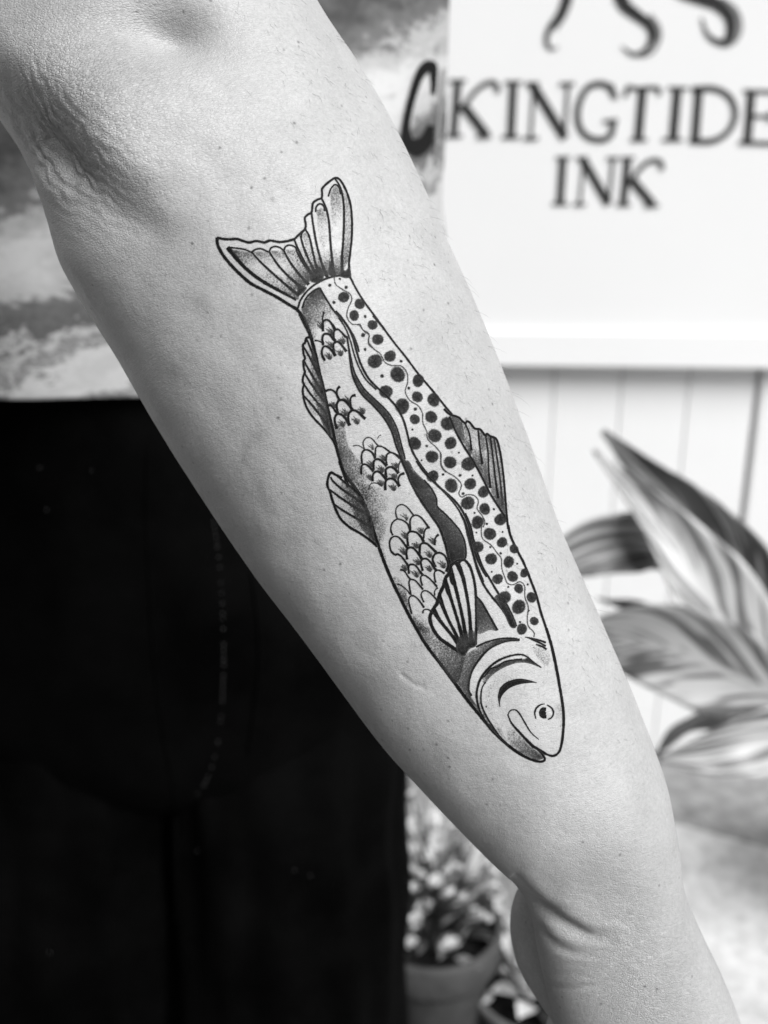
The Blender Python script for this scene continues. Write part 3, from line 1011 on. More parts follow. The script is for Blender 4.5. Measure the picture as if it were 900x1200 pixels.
# dark stripe along the side and the twin line above it
t = Ink()
t.line(FA, 1.7, [(592, 602), (622, 655), (662, 715), (712, 770), (752, 830), (772, 880), (780, 910)])
t.line(FB, 1.9, [(285, -25), (318, 12), (352, 62), (378, 122), (396, 190), (420, 260), (460, 332), (512, 386), (560, 430), (606, 482), (640, 545), (660, 610), (680, 690), (706, 745), (752, 812), (812, 882), (832, 905)])
t.line(FB, 1.3, [(300, 10), (335, 62), (362, 130), (380, 195), (404, 262), (444, 335), (500, 390)])
t.fill(FB, [(345, 115, .5), (365, 215, .85), (386, 300, .85), (432, 380, .85), (492, 440, .85), (562, 510, .85), (607, 590, .85), (632, 680, .85), (652, 756, .85), (692, 822, .85), (742, 862, .85), (784, 905, .85), (704, 905, .9), (680, 860, .9), (640, 770, .9), (605, 690, .9), (580, 610, .9), (540, 540, .9), (480, 470, .9), (420, 410, .9), (380, 330, .9), (364, 260, .9), (354, 180, .9)])
t.line(FB, 1.6, [(345, 112), (355, 180), (364, 260), (380, 332), (420, 410), (480, 470), (540, 540), (580, 610), (605, 690), (640, 770), (680, 860), (702, 905)])
t.line(FB, 1.3, [(345, 112), (365, 218), (386, 300), (432, 380), (492, 440), (562, 510), (607, 590), (632, 680), (652, 756)])
t.fill(FC, [(452, 0, .85), (490, 0, .85), (520, 50, .82), (570, 100, .8), (612, 150, .8), (636, 200, .85), (641, 240, .85), (682, 280, .8), (722, 322, .78), (762, 372, .78), (786, 430, .8), (791, 490, .9), (780, 520, .9), (745, 526, .9), (714, 548, .95), (700, 510, .95), (680, 430, .9), (650, 350, .9), (610, 290, .9), (555, 210, .9), (510, 130, .9), (480, 60, .9)])
t.line(FC, 2.2, [(440, -30), (480, 60), (510, 130), (555, 210), (610, 290), (650, 350), (680, 430), (700, 510), (712, 550)])
t.line(FC, 1.5, [(570, 100), (612, 150), (636, 200), (641, 240), (682, 280), (722, 322), (762, 372), (786, 430), (792, 490), (782, 522), (750, 524), (712, 548)])
t.line(FC, 1.9, [(530, 0), (572, 60), (640, 128), (722, 200), (772, 262), (802, 330), (822, 410), (842, 490), (872, 562), (902, 612)])
t.line(FC, 1.4, [(640, 128), (700, 190), (750, 254), (782, 318), (802, 400), (822, 470), (850, 550), (886, 640)])
t.line(FE, 1.9, [(268, 6), (295, 62), (315, 132), (335, 222), (360, 312), (390, 382), (430, 442), (480, 502), (520, 562), (538, 602)])
t.line(FE, 1.9, [(292, 6), (320, 72), (336, 142), (356, 212), (386, 292), (422, 352), (462, 420), (512, 490), (550, 568), (562, 604)])
t.fill(FE, [(445, 450, .8), (468, 436, .9), (516, 500, .95), (562, 602, .95), (530, 604, .95), (495, 530, .9)], .95, 1.8)
t.build('side_stripe', tattoo)

t = Ink()
wl = [(FA, [(660, 548), (668, 585), (700, 610), (735, 630), (745, 660), (728, 700), (722, 740), (745, 775), (780, 780), (795, 800), (810, 815), (828, 830), (825, 870), (845, 892)]),
      (FB, [(400, 46), (415, 47), (430, 75), (460, 95), (460, 140), (490, 178), (520, 200), (545, 245), (580, 262), (630, 265), (660, 300), (664, 350), (652, 400), (675, 445), (720, 475), (742, 515), (745, 565), (765, 610), (770, 650), (810, 690), (840, 730), (840, 790), (866, 826)]),
      (FD, [(280, 450), (285, 520), (310, 560), (360, 590), (400, 630), (400, 660), (388, 690), (405, 712), (440, 698), (480, 705), (502, 735), (495, 780), (520, 815), (540, 855), (530, 890)]),
      (FE, [(385, 30), (390, 44), (378, 90), (385, 140), (430, 175), (460, 215), (483, 245), (485, 295), (500, 340), (515, 375), (545, 383), (580, 368), (605, 390), (608, 450), (625, 500), (620, 560), (625, 600), (655, 635), (655, 660)])]
for fr, pts in wl: t.line(fr, .95, pts, ink=.8)
t.build('wavy_line', tattoo)

# head
t = Ink()
t.line(FF, 2.2, [(262, 478), (245, 440), (250, 380), (270, 320), (310, 260), (360, 205), (420, 170), (480, 152), (545, 148)])
t.line(FF, 1.6, [(290, 190), (350, 162), (430, 142), (500, 140), (545, 148)])
t.fill(FF, [(205, 250, .6), (290, 194, .4), (350, 165, .6), (430, 145, .95), (540, 147, .95), (470, 155, .95), (400, 180, .85), (340, 220, .8), (290, 280, .75), (258, 350, .75), (245, 430, .8), (262, 482, .9), (312, 560, .95), (345, 606, .95), (280, 540, .85), (215, 455, .65), (155, 370, .55), (180, 300, .5)])
t.line(FF, 2.0, [(440, 735), (380, 680), (330, 602), (304, 540), (293, 480), (296, 440), (310, 390), (340, 340), (390, 290), (440, 260), (500, 240), (555, 235), (590, 250), (620, 275), (672, 312)], (.6, .5))
t.line(FF, 1.5, [(480, 770), (430, 715), (380, 645), (345, 585), (322, 530), (318, 480), (325, 430), (345, 395)], (.5, .6))
t.fill(FF, [(330, 362, .3), (365, 322, .9), (420, 290, .85), (480, 270, .85), (560, 262, .9), (600, 254, .95), (625, 275, .95), (672, 312, .95), (600, 288, .9), (540, 283, .85), (480, 300, .85), (420, 330, .85), (370, 370, .85), (342, 408, .9), (325, 385, .3)], .85, 1.8)
t.line(FF, 1.4, [(320, 378), (350, 350), (375, 318), (420, 305), (450, 280), (500, 268), (560, 262)])
t.fill(FF, [(428, 530), (421, 490), (424, 460), (440, 425), (480, 397), (540, 382), (590, 387), (642, 398), (590, 403), (540, 411), (490, 430), (455, 460), (436, 490)], .95, 1.6, .9)
t.line(FF, 1.5, [(430, 540), (421, 490), (426, 455), (442, 422), (482, 395), (540, 381), (590, 386), (644, 400)], (.4, .4))
for pts in ([(575, 132), (620, 142), (670, 155), (698, 166)], [(600, 140), (660, 165), (698, 186)], [(640, 175), (680, 190), (702, 206)]): t.line(FF, 1.7, pts, (.5, 1))
t.fill(FF, [(300, 470, .2), (320, 480, .3), (330, 560, .4), (390, 660, .6), (450, 740, .7), (400, 700, .9), (330, 600, .6), (306, 530, .4)])
t.build('gill_cover', tattoo)
t = Ink()
t.line(FF, 2.2, [(474, 584), (500, 640), (560, 708), (612, 765), (650, 790), (700, 820)], (.4, 1))
t.line(FF, 1.3, [(478, 590), (484, 570), (500, 559), (526, 562), (550, 590), (580, 642), (612, 692), (657, 733)], (.6, .4))
t.fill(FF, [(470, 740, .35), (480, 660, .15), (540, 700, .35), (600, 765, .6), (650, 805, .8), (685, 840, .9), (650, 852, .9), (590, 832, .6), (520, 790, .5)])
t.fill(FF, [(380, 600, .3), (420, 640, .12), (470, 740, .25), (470, 760, .5), (410, 690, .5)])
t.fill(FF, [(350, 430, .22), (420, 350, .15), (540, 320, .18), (640, 330, .15), (560, 360, .04), (440, 420, .12), (400, 520, .10), (400, 600, .04), (345, 540, .25)])
t.build('mouth', tattoo)
t = Ink()
t.line(FF, 1.5, [(640, 612), (633, 578), (643, 548), (668, 529), (692, 524)], (.5, .4))
t.line(FF, 1.5, [(704, 530), (732, 548), (743, 578), (732, 603), (710, 616)], (.5, .5))
t.line(FF, 4.0, [(700, 556), (680, 556), (670, 578), (682, 597), (702, 599)], (.7, .8))
t.disc(FF, 682, 578, 18, 1)
t.build('eye', tattoo)

# spots and specks
SP = [(FA, 707, 647, 27), (FA, 783, 680, 25), (FA, 757, 735, 25), (FA, 845, 780, 24), (FA, 870, 850, 27), (FB, 572, 213, 31), (FB, 492, 240, 38), (FB, 612, 310, 40), (FB, 550, 400, 35),
      (FD, 150, 30, 36), (FD, 145, 125, 32), (FD, 240, 143, 38), (FD, 57, 180, 44), (FD, 130, 256, 30), (FD, 226, 243, 36), (FD, 322, 283, 40), (FD, 246, 352, 40), (FD, 130, 397, 38), (FD, 340, 396, 36),
      (FD, 231, 476, 37), (FD, 337, 509, 37), (FD, 445, 518, 42), (FD, 235, 590, 35), (FD, 344, 645, 40), (FD, 455, 635, 35), (FD, 533, 682, 34), (FD, 440, 747, 40), (FD, 540, 782, 33), (FD, 497, 860, 37), (FD, 632, 843, 36),
      (FE, 423, 115, 33), (FE, 487, 160, 28), (FE, 550, 195, 24), (FE, 360, 183, 30), (FE, 430, 247, 31), (FE, 522, 263, 30), (FE, 604, 322, 23), (FE, 542, 340, 29), (FE, 464, 353, 28), (FE, 575, 403, 25), (FE, 642, 450, 27), (FE, 500, 450, 34), (FE, 575, 500, 37), (FE, 657, 575, 23), (FE, 592, 617, 29)]
for fr, x, y, r in SP:
    Ink().disc(fr, x, y, r * 1.04, .935, .96).build('spot', tattoo)
DOT = [(FA, 640, 590, 8), (FA, 718, 600, 8), (FA, 688, 560, 6), (FA, 660, 672, 8), (FA, 810, 740, 7), (FA, 800, 828, 10), (FB, 430, 103, 9), (FB, 440, 178, 8), (FB, 630, 240, 8), (FB, 530, 318, 10), (FB, 670, 382, 8), (FB, 705, 492, 9), (FB, 690, 600, 6), (FB, 765, 686, 7), (FB, 738, 762, 5), (FB, 852, 836, 6),
       (FD, 388, 452, 6), (FD, 295, 580, 7), (FD, 395, 585, 9), (FD, 468, 586, 6), (FD, 413, 692, 9), (FD, 480, 805, 6), (FD, 593, 783, 7), (FD, 553, 870, 6), (FE, 407, 62, 6), (FE, 352, 108, 5), (FE, 490, 105, 5), (FE, 425, 185, 6), (FE, 480, 218, 7), (FE, 567, 273, 5), (FE, 433, 315, 5), (FE, 520, 395, 6), (FE, 622, 382, 6), (FE, 628, 520, 5), (FE, 582, 580, 6), (FF, 350, 540, 5)]
for fr, x, y, r in DOT:
    Ink().disc(fr, x, y, r * 1.1, .95).build('speck', tattoo)

# scales: an arch each, leaning towards the head, with a fan of short rays rising from the joint below it
S1, S2, S3, S4, S5 = (445, 580, 100 / 900), (455, 640, 80 / 900), (410, 500, 80 / 900), (375, 445, 70 / 900), (360, 365, 70 / 900)
SC = [
    (S1, 1.0, [(188, 255), (170, 200), (175, 140), (210, 105), (255, 105), (300, 140), (335, 185), (358, 212)], (285, 268)),
    (S1, 1.2, [(138, 425), (120, 380), (120, 335), (140, 285), (185, 255), (240, 265), (290, 300), (312, 345), (320, 380)], (272, 452)),
    (S1, 1.3, [(325, 370), (320, 280), (340, 230), (380, 212), (430, 232), (475, 285), (510, 335)], (440, 400)),
    (S1, 1.4, [(160, 630), (120, 590), (105, 520), (112, 470), (145, 438), (190, 440), (235, 480), (270, 530), (300, 565)], (258, 622)),
    (S1, 1.8, [(300, 540), (290, 440), (305, 395), (345, 385), (395, 400), (440, 450), (465, 495)], (392, 555)),
    (S1, 1.4, [(462, 460), (470, 390), (490, 355), (528, 338)], (568, 512)),
    (S1, 1.4, [(580, 530), (583, 470), (600, 435), (622, 415)], None),
    (S1, 1.9, [(420, 620), (425, 540), (445, 510), (490, 510), (540, 550), (580, 590), (605, 615)], (528, 652)),
    (S1, 1.9, [(290, 680), (280, 600), (300, 560), (345, 555), (385, 590), (420, 635), (445, 675)], (405, 730)),
    (S1, 1.6, [(158, 632), (195, 625), (240, 660), (280, 715), (305, 750)], (270, 792)),
    (S1, 1.8, [(590, 760), (560, 690), (567, 645), (595, 615), (640, 610), (685, 640), (715, 700), (720, 755), (700, 810)], (672, 765)),
    (S1, 1.7, [(455, 800), (435, 730), (437, 695), (460, 672), (500, 675), (545, 720), (580, 775), (605, 800)], (528, 800)),
    (S1, 1.6, [(310, 830), (303, 770), (310, 742), (335, 730), (380, 745), (420, 800), (455, 845)], (392, 860)),
    (S1, 1.3, [(215, 785), (260, 800), (300, 860), (330, 895)], None),
    (S2, 1.2, [(450, 520), (428, 440), (435, 395), (470, 380), (520, 405), (580, 460), (645, 535)], None),
    (S2, 1.2, [(625, 480), (608, 390), (615, 335), (650, 315), (690, 325), (745, 360)], None),
    (S2, 1.2, [(300, 640), (275, 500), (280, 450), (310, 435), (360, 455), (410, 510), (460, 570)], None),
    (S2, 1.1, [(470, 740), (435, 650), (450, 600), (490, 585), (540, 605), (590, 650), (640, 705)], None),
    (S2, 1.2, [(310, 890), (275, 750), (275, 685), (300, 655), (340, 655), (390, 695), (430, 745), (475, 810)], None),
    (S2, 1.0, [(120, 495), (170, 515), (230, 560), (290, 630)], None),
    (S2, 1.0, [(615, 650), (610, 620), (620, 575), (655, 545)], None),
    (S2, 1.0, [(455, 885), (465, 845), (500, 830), (540, 840), (572, 868)], None),
    (S3, .9, [(190, 295), (175, 210), (205, 155), (250, 140), (300, 165), (345, 220), (378, 258)], (300, 305)),
    (S3, 1.5, [(160, 490), (153, 390), (175, 320), (225, 305), (280, 330), (315, 375), (332, 420)], (285, 520)),
    (S3, 1.2, [(335, 410), (340, 290), (370, 258), (420, 262), (480, 295), (532, 338)], (455, 445)),
    (S3, 1.5, [(485, 510), (478, 410), (500, 355), (550, 342), (610, 370), (658, 418)], (612, 540)),
    (S3, 1.9, [(312, 570), (313, 470), (345, 430), (395, 435), (445, 475), (488, 520)], (420, 600)),
    (S3, 1.6, [(150, 630), (150, 540), (170, 500), (215, 500), (265, 540), (312, 590)], (275, 695)),
    (S3, 1.9, [(478, 670), (473, 575), (500, 540), (545, 530), (595, 560), (645, 615)], (590, 685)),
    (S3, 1.9, [(298, 720), (303, 640), (335, 595), (385, 595), (435, 640), (485, 700)], (415, 775)),
    (S3, 1.9, [(468, 838), (468, 735), (500, 690), (560, 685), (610, 720), (658, 788)], (580, 835)),
    (S3, 1.5, [(648, 780), (638, 690), (665, 635), (720, 612)], None),
    (S3, .8, [(250, 825), (262, 772), (300, 742), (360, 745), (405, 765)], None),
    (S3, .7, [(40, 255), (100, 245), (150, 265), (198, 308)], None),
    (S3, .8, [(640, 600), (645, 520), (662, 455)], None),
    (S3, .6, [(365, 160), (380, 125), (410, 110)], None),
    (S4, 1.6, [(85, 170), (130, 150), (185, 155), (235, 195), (265, 250), (288, 295)], (215, 415)),
    (S4, 1.7, [(268, 270), (252, 190), (270, 130), (302, 100)], (430, 350)),
    (S4, 2.0, [(268, 500), (253, 410), (265, 340), (300, 305), (360, 310), (410, 350), (460, 410), (485, 455)], (385, 535)),
    (S4, 1.7, [(462, 400), (458, 300), (485, 245), (538, 232)], (645, 505)),
    (S4, 1.7, [(100, 392), (130, 380), (180, 400), (230, 470), (268, 508)], None),
    (S4, 2.0, [(255, 738), (225, 640), (225, 570), (255, 520), (310, 520), (365, 560), (415, 630), (452, 690)], (345, 700)),
    (S4, 2.0, [(440, 690), (425, 590), (435, 510), (470, 470), (520, 460), (580, 490), (640, 550), (685, 590)], (560, 660)),
    (S5, 1.9, [(240, 300), (233, 200), (250, 140), (290, 125), (340, 150), (385, 210), (425, 280)], (372, 340)),
    (S5, 1.6, [(398, 420), (402, 320), (425, 280), (465, 270), (515, 310), (565, 370), (602, 392)], (540, 480)),
    (S5, 1.9, [(240, 500), (228, 410), (245, 350), (290, 335), (340, 350), (385, 400), (425, 445)], (368, 535)),
    (S5, 1.8, [(402, 640), (395, 530), (405, 480), (445, 455), (490, 475), (545, 540), (592, 605)], (505, 660)),
    (S5, 1.9, [(268, 742), (225, 650), (225, 580), (250, 530), (290, 525), (345, 560), (395, 620), (428, 672)], (340, 715)),
    (S5, 1.3, [(250, 0), (240, 60), (228, 110), (245, 170)], (215, 250)),
    (S5, 1.2, [(110, 438), (165, 440), (215, 465), (245, 510)], None),
]
for fr, w, pts, J in SC:
    s = Ink()
    s.line(fr, w * 1.02, pts, (1.3, 1.5), min(1, .72 + .25 * w))
    if J:
        jx, jy = fr[0] + J[0] * fr[2], fr[1] + J[1] * fr[2]
        U = (jx, jy, 1.0)
        for dx, dy in ((-8.0, -7.0), (-4.6, -9.0), (-1.2, -8.6), (2.6, -6.2)):
            f_ = random.uniform(.6, 1.0)
            s.line(U, .75, [(0, 0), (dx * .42 * f_ + .6, dy * .55 * f_), (dx * f_, dy * f_)], (1.9, .2), .8)
        if w > 1.15:
            s.fill(U, [(-8, -5.5, .25), (-3.5, -6, .35), (.5, -6.5, .35), (3.8, -4, .5), (1.8, .8, 1), (-1.6, .6, 1)], .55, 1.4)
    s.build('scale', tattoo)

# ------------------------------------------------------------------ arm hair
hv, hf = [], []
axis_dir = Vector(P(640, 1000, .4) - P(150, 150, .4)).normalized()
right_pts = [(372, 0), (407, 58), (449, 124), (484, 194), (519, 273), (548, 335), (575, 400), (603, 468), (631, 545), (662, 628), (690, 693), (716, 758), (742, 818)]
edge = spline(right_pts, n=240)


def add_hair(px, py, ln, out, rad=3.0e-5):
    d = Vector(ray(px, py)).normalized()
    h, n, i, _ = bvh.ray_cast(CAMV, d)
    if h is None: return
    if n.dot(d) > 0: n = -n
    side = axis_dir.cross(n).normalized()
    g = (axis_dir * random.uniform(.5, 1) + side * random.uniform(-.9, .5)).normalized()
    curl = random.uniform(-.6, .6)
    pts = []
    for k in range(5):
        u = k / 4
        pts.append(h + g * ln * u + side * curl * ln * u * u + n * (out * ln * (u - .45 * u * u)))
    v, f = tube(pts, [rad, rad, rad * .85, rad * .6, rad * .2], 3, False)
    b = len(hv)
    hv.extend(v)
    hf.extend([tuple(i + b for i in q) for q in f])


for _ in range(380):
    e = edge[random.randrange(len(edge))]
    off = abs(random.gauss(0, 60)) + 14
    add_hair(e[0] - off, e[1] + random.uniform(-10, 10), random.uniform(.0012, .0032), random.uniform(.1, .4), 2.4e-5)
for _ in range(46):
    e = edge[random.randrange(10, len(edge))]
    add_hair(e[0] - random.uniform(1, 7), e[1], random.uniform(.003, .0075), random.uniform(.5, 1.0), 2.5e-5)
for _ in range(260):
    u = random.random()
    L, Rr = np.array((60 + 540 * u, 260 + 740 * u)), np.array((440 + 340 * u, 100 + 830 * u))
    w = random.random()
    c = L + (Rr - L) * w
    add_hair(c[0], c[1], random.uniform(.001, .0024), random.uniform(.1, .3), 2.0e-5)
hair = link('arm_hair', hv, hf, M['hair'], person)
tag(hair, kind='stuff')

# ------------------------------------------------------------------ shirt and jeans
BY = .90          # the body's middle plane


def zat(py, Y):
    return PY(450, py, Y)[2]


def xat(px, z, Y):
    """x of an upright line seen at photo column px, at height z and distance Y"""
    q = np.array([0, Y, z]) - CAM
    Z = q @ FWD
    return (px - 450) / F * Z


def ring_body(rows, nt, mat, name, parent, dispf=None, attrs=None, power=2.3, closed_bottom=False):
    """rows: (cx, cy, z, ax, ay) -> lofted superellipse tube"""
    n = 170
    rs = spline([(r[2] * 1.0, 0, r[0], r[1], r[3], r[4]) for r in rows], n=n)
    a = np.linspace(0, 2 * math.pi, nt, endpoint=False)
    ca, sa = np.cos(a), np.sin(a)
    e = 2 / power
    X = rs[:, 2][:, None] + rs[:, 4][:, None] * (np.sign(ca) * np.abs(ca) ** e)[None]
    Y = rs[:, 3][:, None] + rs[:, 5][:, None] * (np.sign(sa) * np.abs(sa) ** e)[None]
    Z = np.broadcast_to(rs[:, 0][:, None], X.shape)
    Vb = np.stack([X, Y, Z], -1)
    if dispf is not None:
        nn = np.stack([np.broadcast_to(ca[None], X.shape), np.broadcast_to(sa[None], X.shape), np.zeros_like(X)], -1)
        Vb = Vb + nn * dispf(Vb, a)[..., None]
    o = link(name, Vb.reshape(-1, 3), grid_faces(n, nt, True), mat, parent)
    return o, Vb


zh = zat(467, BY - .125)           # hem of the shirt
def shirt_fold(Vb, a):
    x, z = Vb[..., 0], Vb[..., 2]
    A = np.broadcast_to(a[None], x.shape)
    return .006 * np.sin(A * 9 + 3 * z * 4 + 2 * np.sin(z * 9)) * np.clip((1.45 - z) * 3, 0.2, 1) + .008 * (vnoise(A * 2.2, z * 9, 2) - .5)


xr_top = xat(522, 1.36, BY)
xr_hem = xat(505, zh, BY)
cxs = -.165
shirt_rows = [(cxs - .01, BY, zh - .0, xr_hem - cxs + .01, .128), (cxs, BY, zh + .06, xr_hem + .008 - cxs, .130), (cxs, BY, 1.30, xr_top - cxs - .004, .132), (cxs, BY, 1.38, xr_top - cxs, .132), (cxs, BY + .005, 1.46, xr_top - cxs - .004, .128), (cxs, BY + .01, 1.52, .165, .10), (cxs, BY + .015, 1.56, .10, .08), (cxs, BY + .015, 1.58, .075, .07)]
shirt, SVb = ring_body(shirt_rows, 200, M['shirt'], 'shirt', person, shirt_fold, power=2.5)
sol = shirt.modifiers.new('thickness', 'SOLIDIFY'); sol.thickness = .0016; sol.offset = -1
tag(shirt, 'loose dyed shirt with a big black letter on its side')
# sleeve round the upper arm
sp = [P(-470, -340, .60), P(-360, -290, .565), P(-300, -250, .545)]
sv_, sf_ = tube([Vector((-.30, BY - .04, 1.45))] + [Vector(p) for p in sp], [.085, .082, .080, .082], 36, False)
slv = link('sleeve', sv_, sf_, M['shirt'], shirt)
s2 = slv.modifiers.new('thickness', 'SOLIDIFY'); s2.thickness = .002

sb = SVb.reshape(-1, 3)
sbvh = BVHTree.FromPolygons(sb.tolist(), grid_faces(170, 200, True).tolist())


def on_shirt_strokes(strokes, frame, name, mat, lift=.0012, wob=0):
    ox, oy, s = frame
    v, f = [], []
    for pts, w in strokes:
        p = [(a[0], a[1], a[2] if len(a) > 2 else w) for a in pts]
        q = spline(p, n=len(p) * 9)
        t = np.gradient(q[:, :2], axis=0); t /= np.linalg.norm(t, axis=1)[:, None] + 1e-9
        nn = np.stack([-t[:, 1], t[:, 0]], 1)
        rows = []
        for k in range(len(q)):
            row = []
            wk = q[k, 2] * (1 + wob * mnoise.noise((k * .9, 3, 7)))
            for e in np.linspace(-1, 1, 7):
                x, y = q[k, :2] + nn[k] * e * wk / 2
                d = Vector(ray(ox + x * s, oy + y * s)).normalized()
                h, n, i, _ = sbvh.ray_cast(CAMV, d)
                if h is None: row.append(None); continue
                if n.dot(d) > 0: n = -n
                v.append(h + n * lift); row.append(len(v) - 1)
            rows.append(row)
        for k in range(len(q) - 1):
            for j in range(6):
                c = (rows[k][j], rows[k][j + 1], rows[k + 1][j + 1], rows[k + 1][j])
                if None not in c: f.append(c)
    return link(name, v, f, mat, shirt)


FH = (370, 0, .2)
on_shirt_strokes([([(682, 548, 28), (686, 470, 36), (678, 388, 54), (638, 392, 66), (598, 446, 54), (564, 545, 48), (534, 660, 46), (520, 760, 50), (534, 830, 76), (580, 860, 104), (630, 836, 90), (656, 780, 64), (664, 732, 42)], 40)], FH, 'printed_letter', M['print'], .0012, .12)
on_shirt_strokes([([(742, 400), (728, 560), (712, 700), (700, 850), (694, 940)], 17)], FH, 'printed_letter', M['print_grey'], .0012, .1)

# jeans
zc = zat(930, BY - .11)           # crotch


def jean_fold(Vb, a):
    x, z = Vb[..., 0], Vb[..., 2]
    A = np.broadcast_to(a[None], x.shape)
    d = .010 * (vnoise(A * 3.0, z * 12, 6) - .5) + .006 * (vnoise(A * 7, z * 7, 11) - .5)
    d += .004 * np.sin(A * 14 + z * 6) * np.clip((1.0 - z) * 2, 0, 1)
    return d


def jrow(z, lpx, rpx, ay, cy=BY):
    l, r = xat(lpx, z, BY), xat(rpx, z, BY)
    return ((l + r) / 2, cy, z, (r - l) / 2, ay)


pel = [jrow(zh + .05, -60, 458, .105), jrow(zh - .02, -62, 462, .112), jrow(1.05, -66, 470, .118), jrow(.95, -68, 476, .118), jrow(zc + .03, -66, 476, .112), jrow(zc - .03, -20, 430, .085), jrow(zc - .09, 150, 260, .02)]
jeans, JV = ring_body(pel, 180, M['denim'], 'jeans', person, jean_fold)
tag(jeans, 'black denim jeans with stitched fly')
for side in (1, -1):
    l0, r0 = ((190, 476) if side > 0 else (-70, 222))
    rows = [jrow(zc + .10, l0 + 12, r0 - 8, .09), jrow(zc - .01, l0 + 3, r0 - 1, .098), jrow(zc - .12, l0, r0 + 1, .098), jrow(.5, l0 + 4, r0 - 4, .09), jrow(.3, l0 + 24, r0 - 24, .08), jrow(.04, l0 + 40, r0 - 30, .085)]
    lg, _ = ring_body(rows, 110, M['denim'], 'trouser_leg', jeans, jean_fold)

# stitching and seam laid on the denim
jb = BVHTree.FromPolygons(JV.reshape(-1, 3).tolist(), grid_faces(170, 180, True).tolist())


def on_denim(px, py, lift):
    d = Vector(ray(px, py)).normalized()
    h, n, i, _ = jb.ray_cast(CAMV, d)
    if h is None: return Vector(PY(px, py, BY - .13))
    if n.dot(d) > 0: n = -n
    return h + n * lift


def seam_tube(pts, r, name, dash=None, mat='thread'):
    q = spline(pts, step=2.0)
    mb = MB()
    k = 0
    while k < len(q) - 1:
        n = (dash if dash else len(q))
        seg = q[k:k + n]
        if len(seg) >= 2 and not (dash and random.random() < .35):
            pth = [on_denim(a, b, r * .35) for a, b in seg]
            v, f = tube(pth, [r * random.uniform(.8, 1.2)] * len(pth), 5, True)
            mb.add(v, f)
        k += n + (1 if dash else 0)
    return mb.build(name, M[mat], jeans)


seam_tube([(250, 610), (257, 660), (261, 720), (262, 780), (259, 840), (252, 885), (240, 918), (228, 934)], .0006, 'fly_stitching', 2)
seam_tube([(174, 520), (172, 600), (180, 760), (192, 860), (204, 930), (206, 1000), (206, 1080)], .0012, 'seam', None, 'denim')
seam_tube([(296, 670), (304, 740), (303, 800), (292, 880)], .0016, 'seam', None, 'denim')
for (x, y) in [(47, 548), (108, 551), (55, 597), (231, 997), (345, 1020), (364, 1026), (58, 1116), (406, 902)]:
    q = on_denim(x, y, .0006)
    mb = MB(); mb.lathe([(.0001, .0006), (.0007, .0004), (.0010, 0), (.0006, -.0005)], seg=7)
    ob = mb.build('lint_speck', M['lint'], jeans)
    ob.location = q
    ob.rotation_euler = (R(80), random.random(), random.random())
    ob.scale = (random.uniform(.4, .7), random.uniform(.3, .6), .6)

# ------------------------------------------------------------------ leafy plant at the right
plant = empty('leafy_plant')
tag(plant, 'leafy plant with broad striped lance-shaped leaves against the white wall', 'plant')


def leaf(mid, widths, tilt, phase, name='leaf', cup=.25, mat='leaf', parent=None, ul=1.0, ur=1.0, bias=0.0, slant=1.0):
    """mid: (px,py,Z) from base to tip; widths in px; tilt (rad) turns the blade about its midrib"""
    m = spline([(a, b, c * 1000) for a, b, c in mid], n=40)
    pts = [Vector(P(a, b, c / 1000)) for a, b, c in m]
    w = np.interp(np.linspace(0, 1, 40), np.linspace(0, 1, len(widths)), widths)
    w = np.convolve(np.r_[w[0], w[0], w, w[-1], w[-1]], np.ones(5) / 5, 'valid')
    cols = np.linspace(-1, 1, 15)
    v, lu, lvv, lp = [], [], [], []
    for k, p in enumerate(pts):
        t = (pts[min(k + 1, 39)] - pts[max(k - 1, 0)]).normalized()
        view = (p - CAMV).normalized()
        sd = t.cross(view).normalized()
        nr = sd.cross(t).normalized()
        s2 = (sd * math.cos(tilt) + nr * math.sin(tilt)).normalized()
        n2 = t.cross(s2).normalized()
        hwid = max(w[k], .4) * m[k, 2] / 1000 / F
        for c in cols:
            ww = hwid * (ul if c < 0 else ur)
            rip = .003 * math.sin(k * .55 + phase * 3 + (2 if c > 0 else 0)) * abs(c) ** 2
            v.append(p + s2 * c * ww + n2 * (cup * ww * c * c + rip))
            lu.append(k / 39); lvv.append(c); lp.append(phase)
    o = link(name, v, grid_faces(40, 15), M[mat], parent or plant, True, {'lu': lu, 'lv': lvv, 'lphase': lp, 'lbias': [bias] * len(lu), 'lslant': [slant] * len(lu)})
    s = o.modifiers.new('thickness', 'SOLIDIFY'); s.thickness = .0012
    return o


ZL = 1.55
leaf([(930, 775, ZL + .06), (885, 705, ZL + .05), (832, 632, ZL + .04), (770, 566, ZL + .03), (706, 505, ZL + .02)], [10, 36, 54, 50, 34, 18, 2], .35, 3.1, bias=-.07)
leaf([(940, 880, ZL), (890, 800, ZL - .01), (835, 710, ZL - .01), (775, 620, ZL), (695, 528, ZL + .02)], [10, 42, 60, 58, 40, 18, 2], -.3, 11.4, ul=1.0, ur=.7)
leaf([(815, 668, ZL + .05), (770, 636, ZL + .05), (720, 634, ZL + .05), (670, 650, ZL + .05), (610, 690, ZL + .04)], [6, 28, 36, 36, 30, 16, 2], .2, 5.7, cup=.5, bias=-.01, slant=.25)
leaf([(945, 830, ZL - .05), (870, 796, ZL - .07), (790, 762, ZL - .07), (720, 752, ZL - .04), (640, 770, ZL)], [10, 44, 62, 62, 48, 26, 2], .3, 7.9, ul=1.0, ur=.9, bias=.03)
leaf([(1000, 838, ZL - .08), (930, 862, ZL - .1), (870, 876, ZL - .12), (820, 885, ZL - .12), (770, 889, ZL - .11)], [8, 30, 40, 38, 30, 18, 2], .1, 4.3, cup=.2, bias=.02, slant=.3)
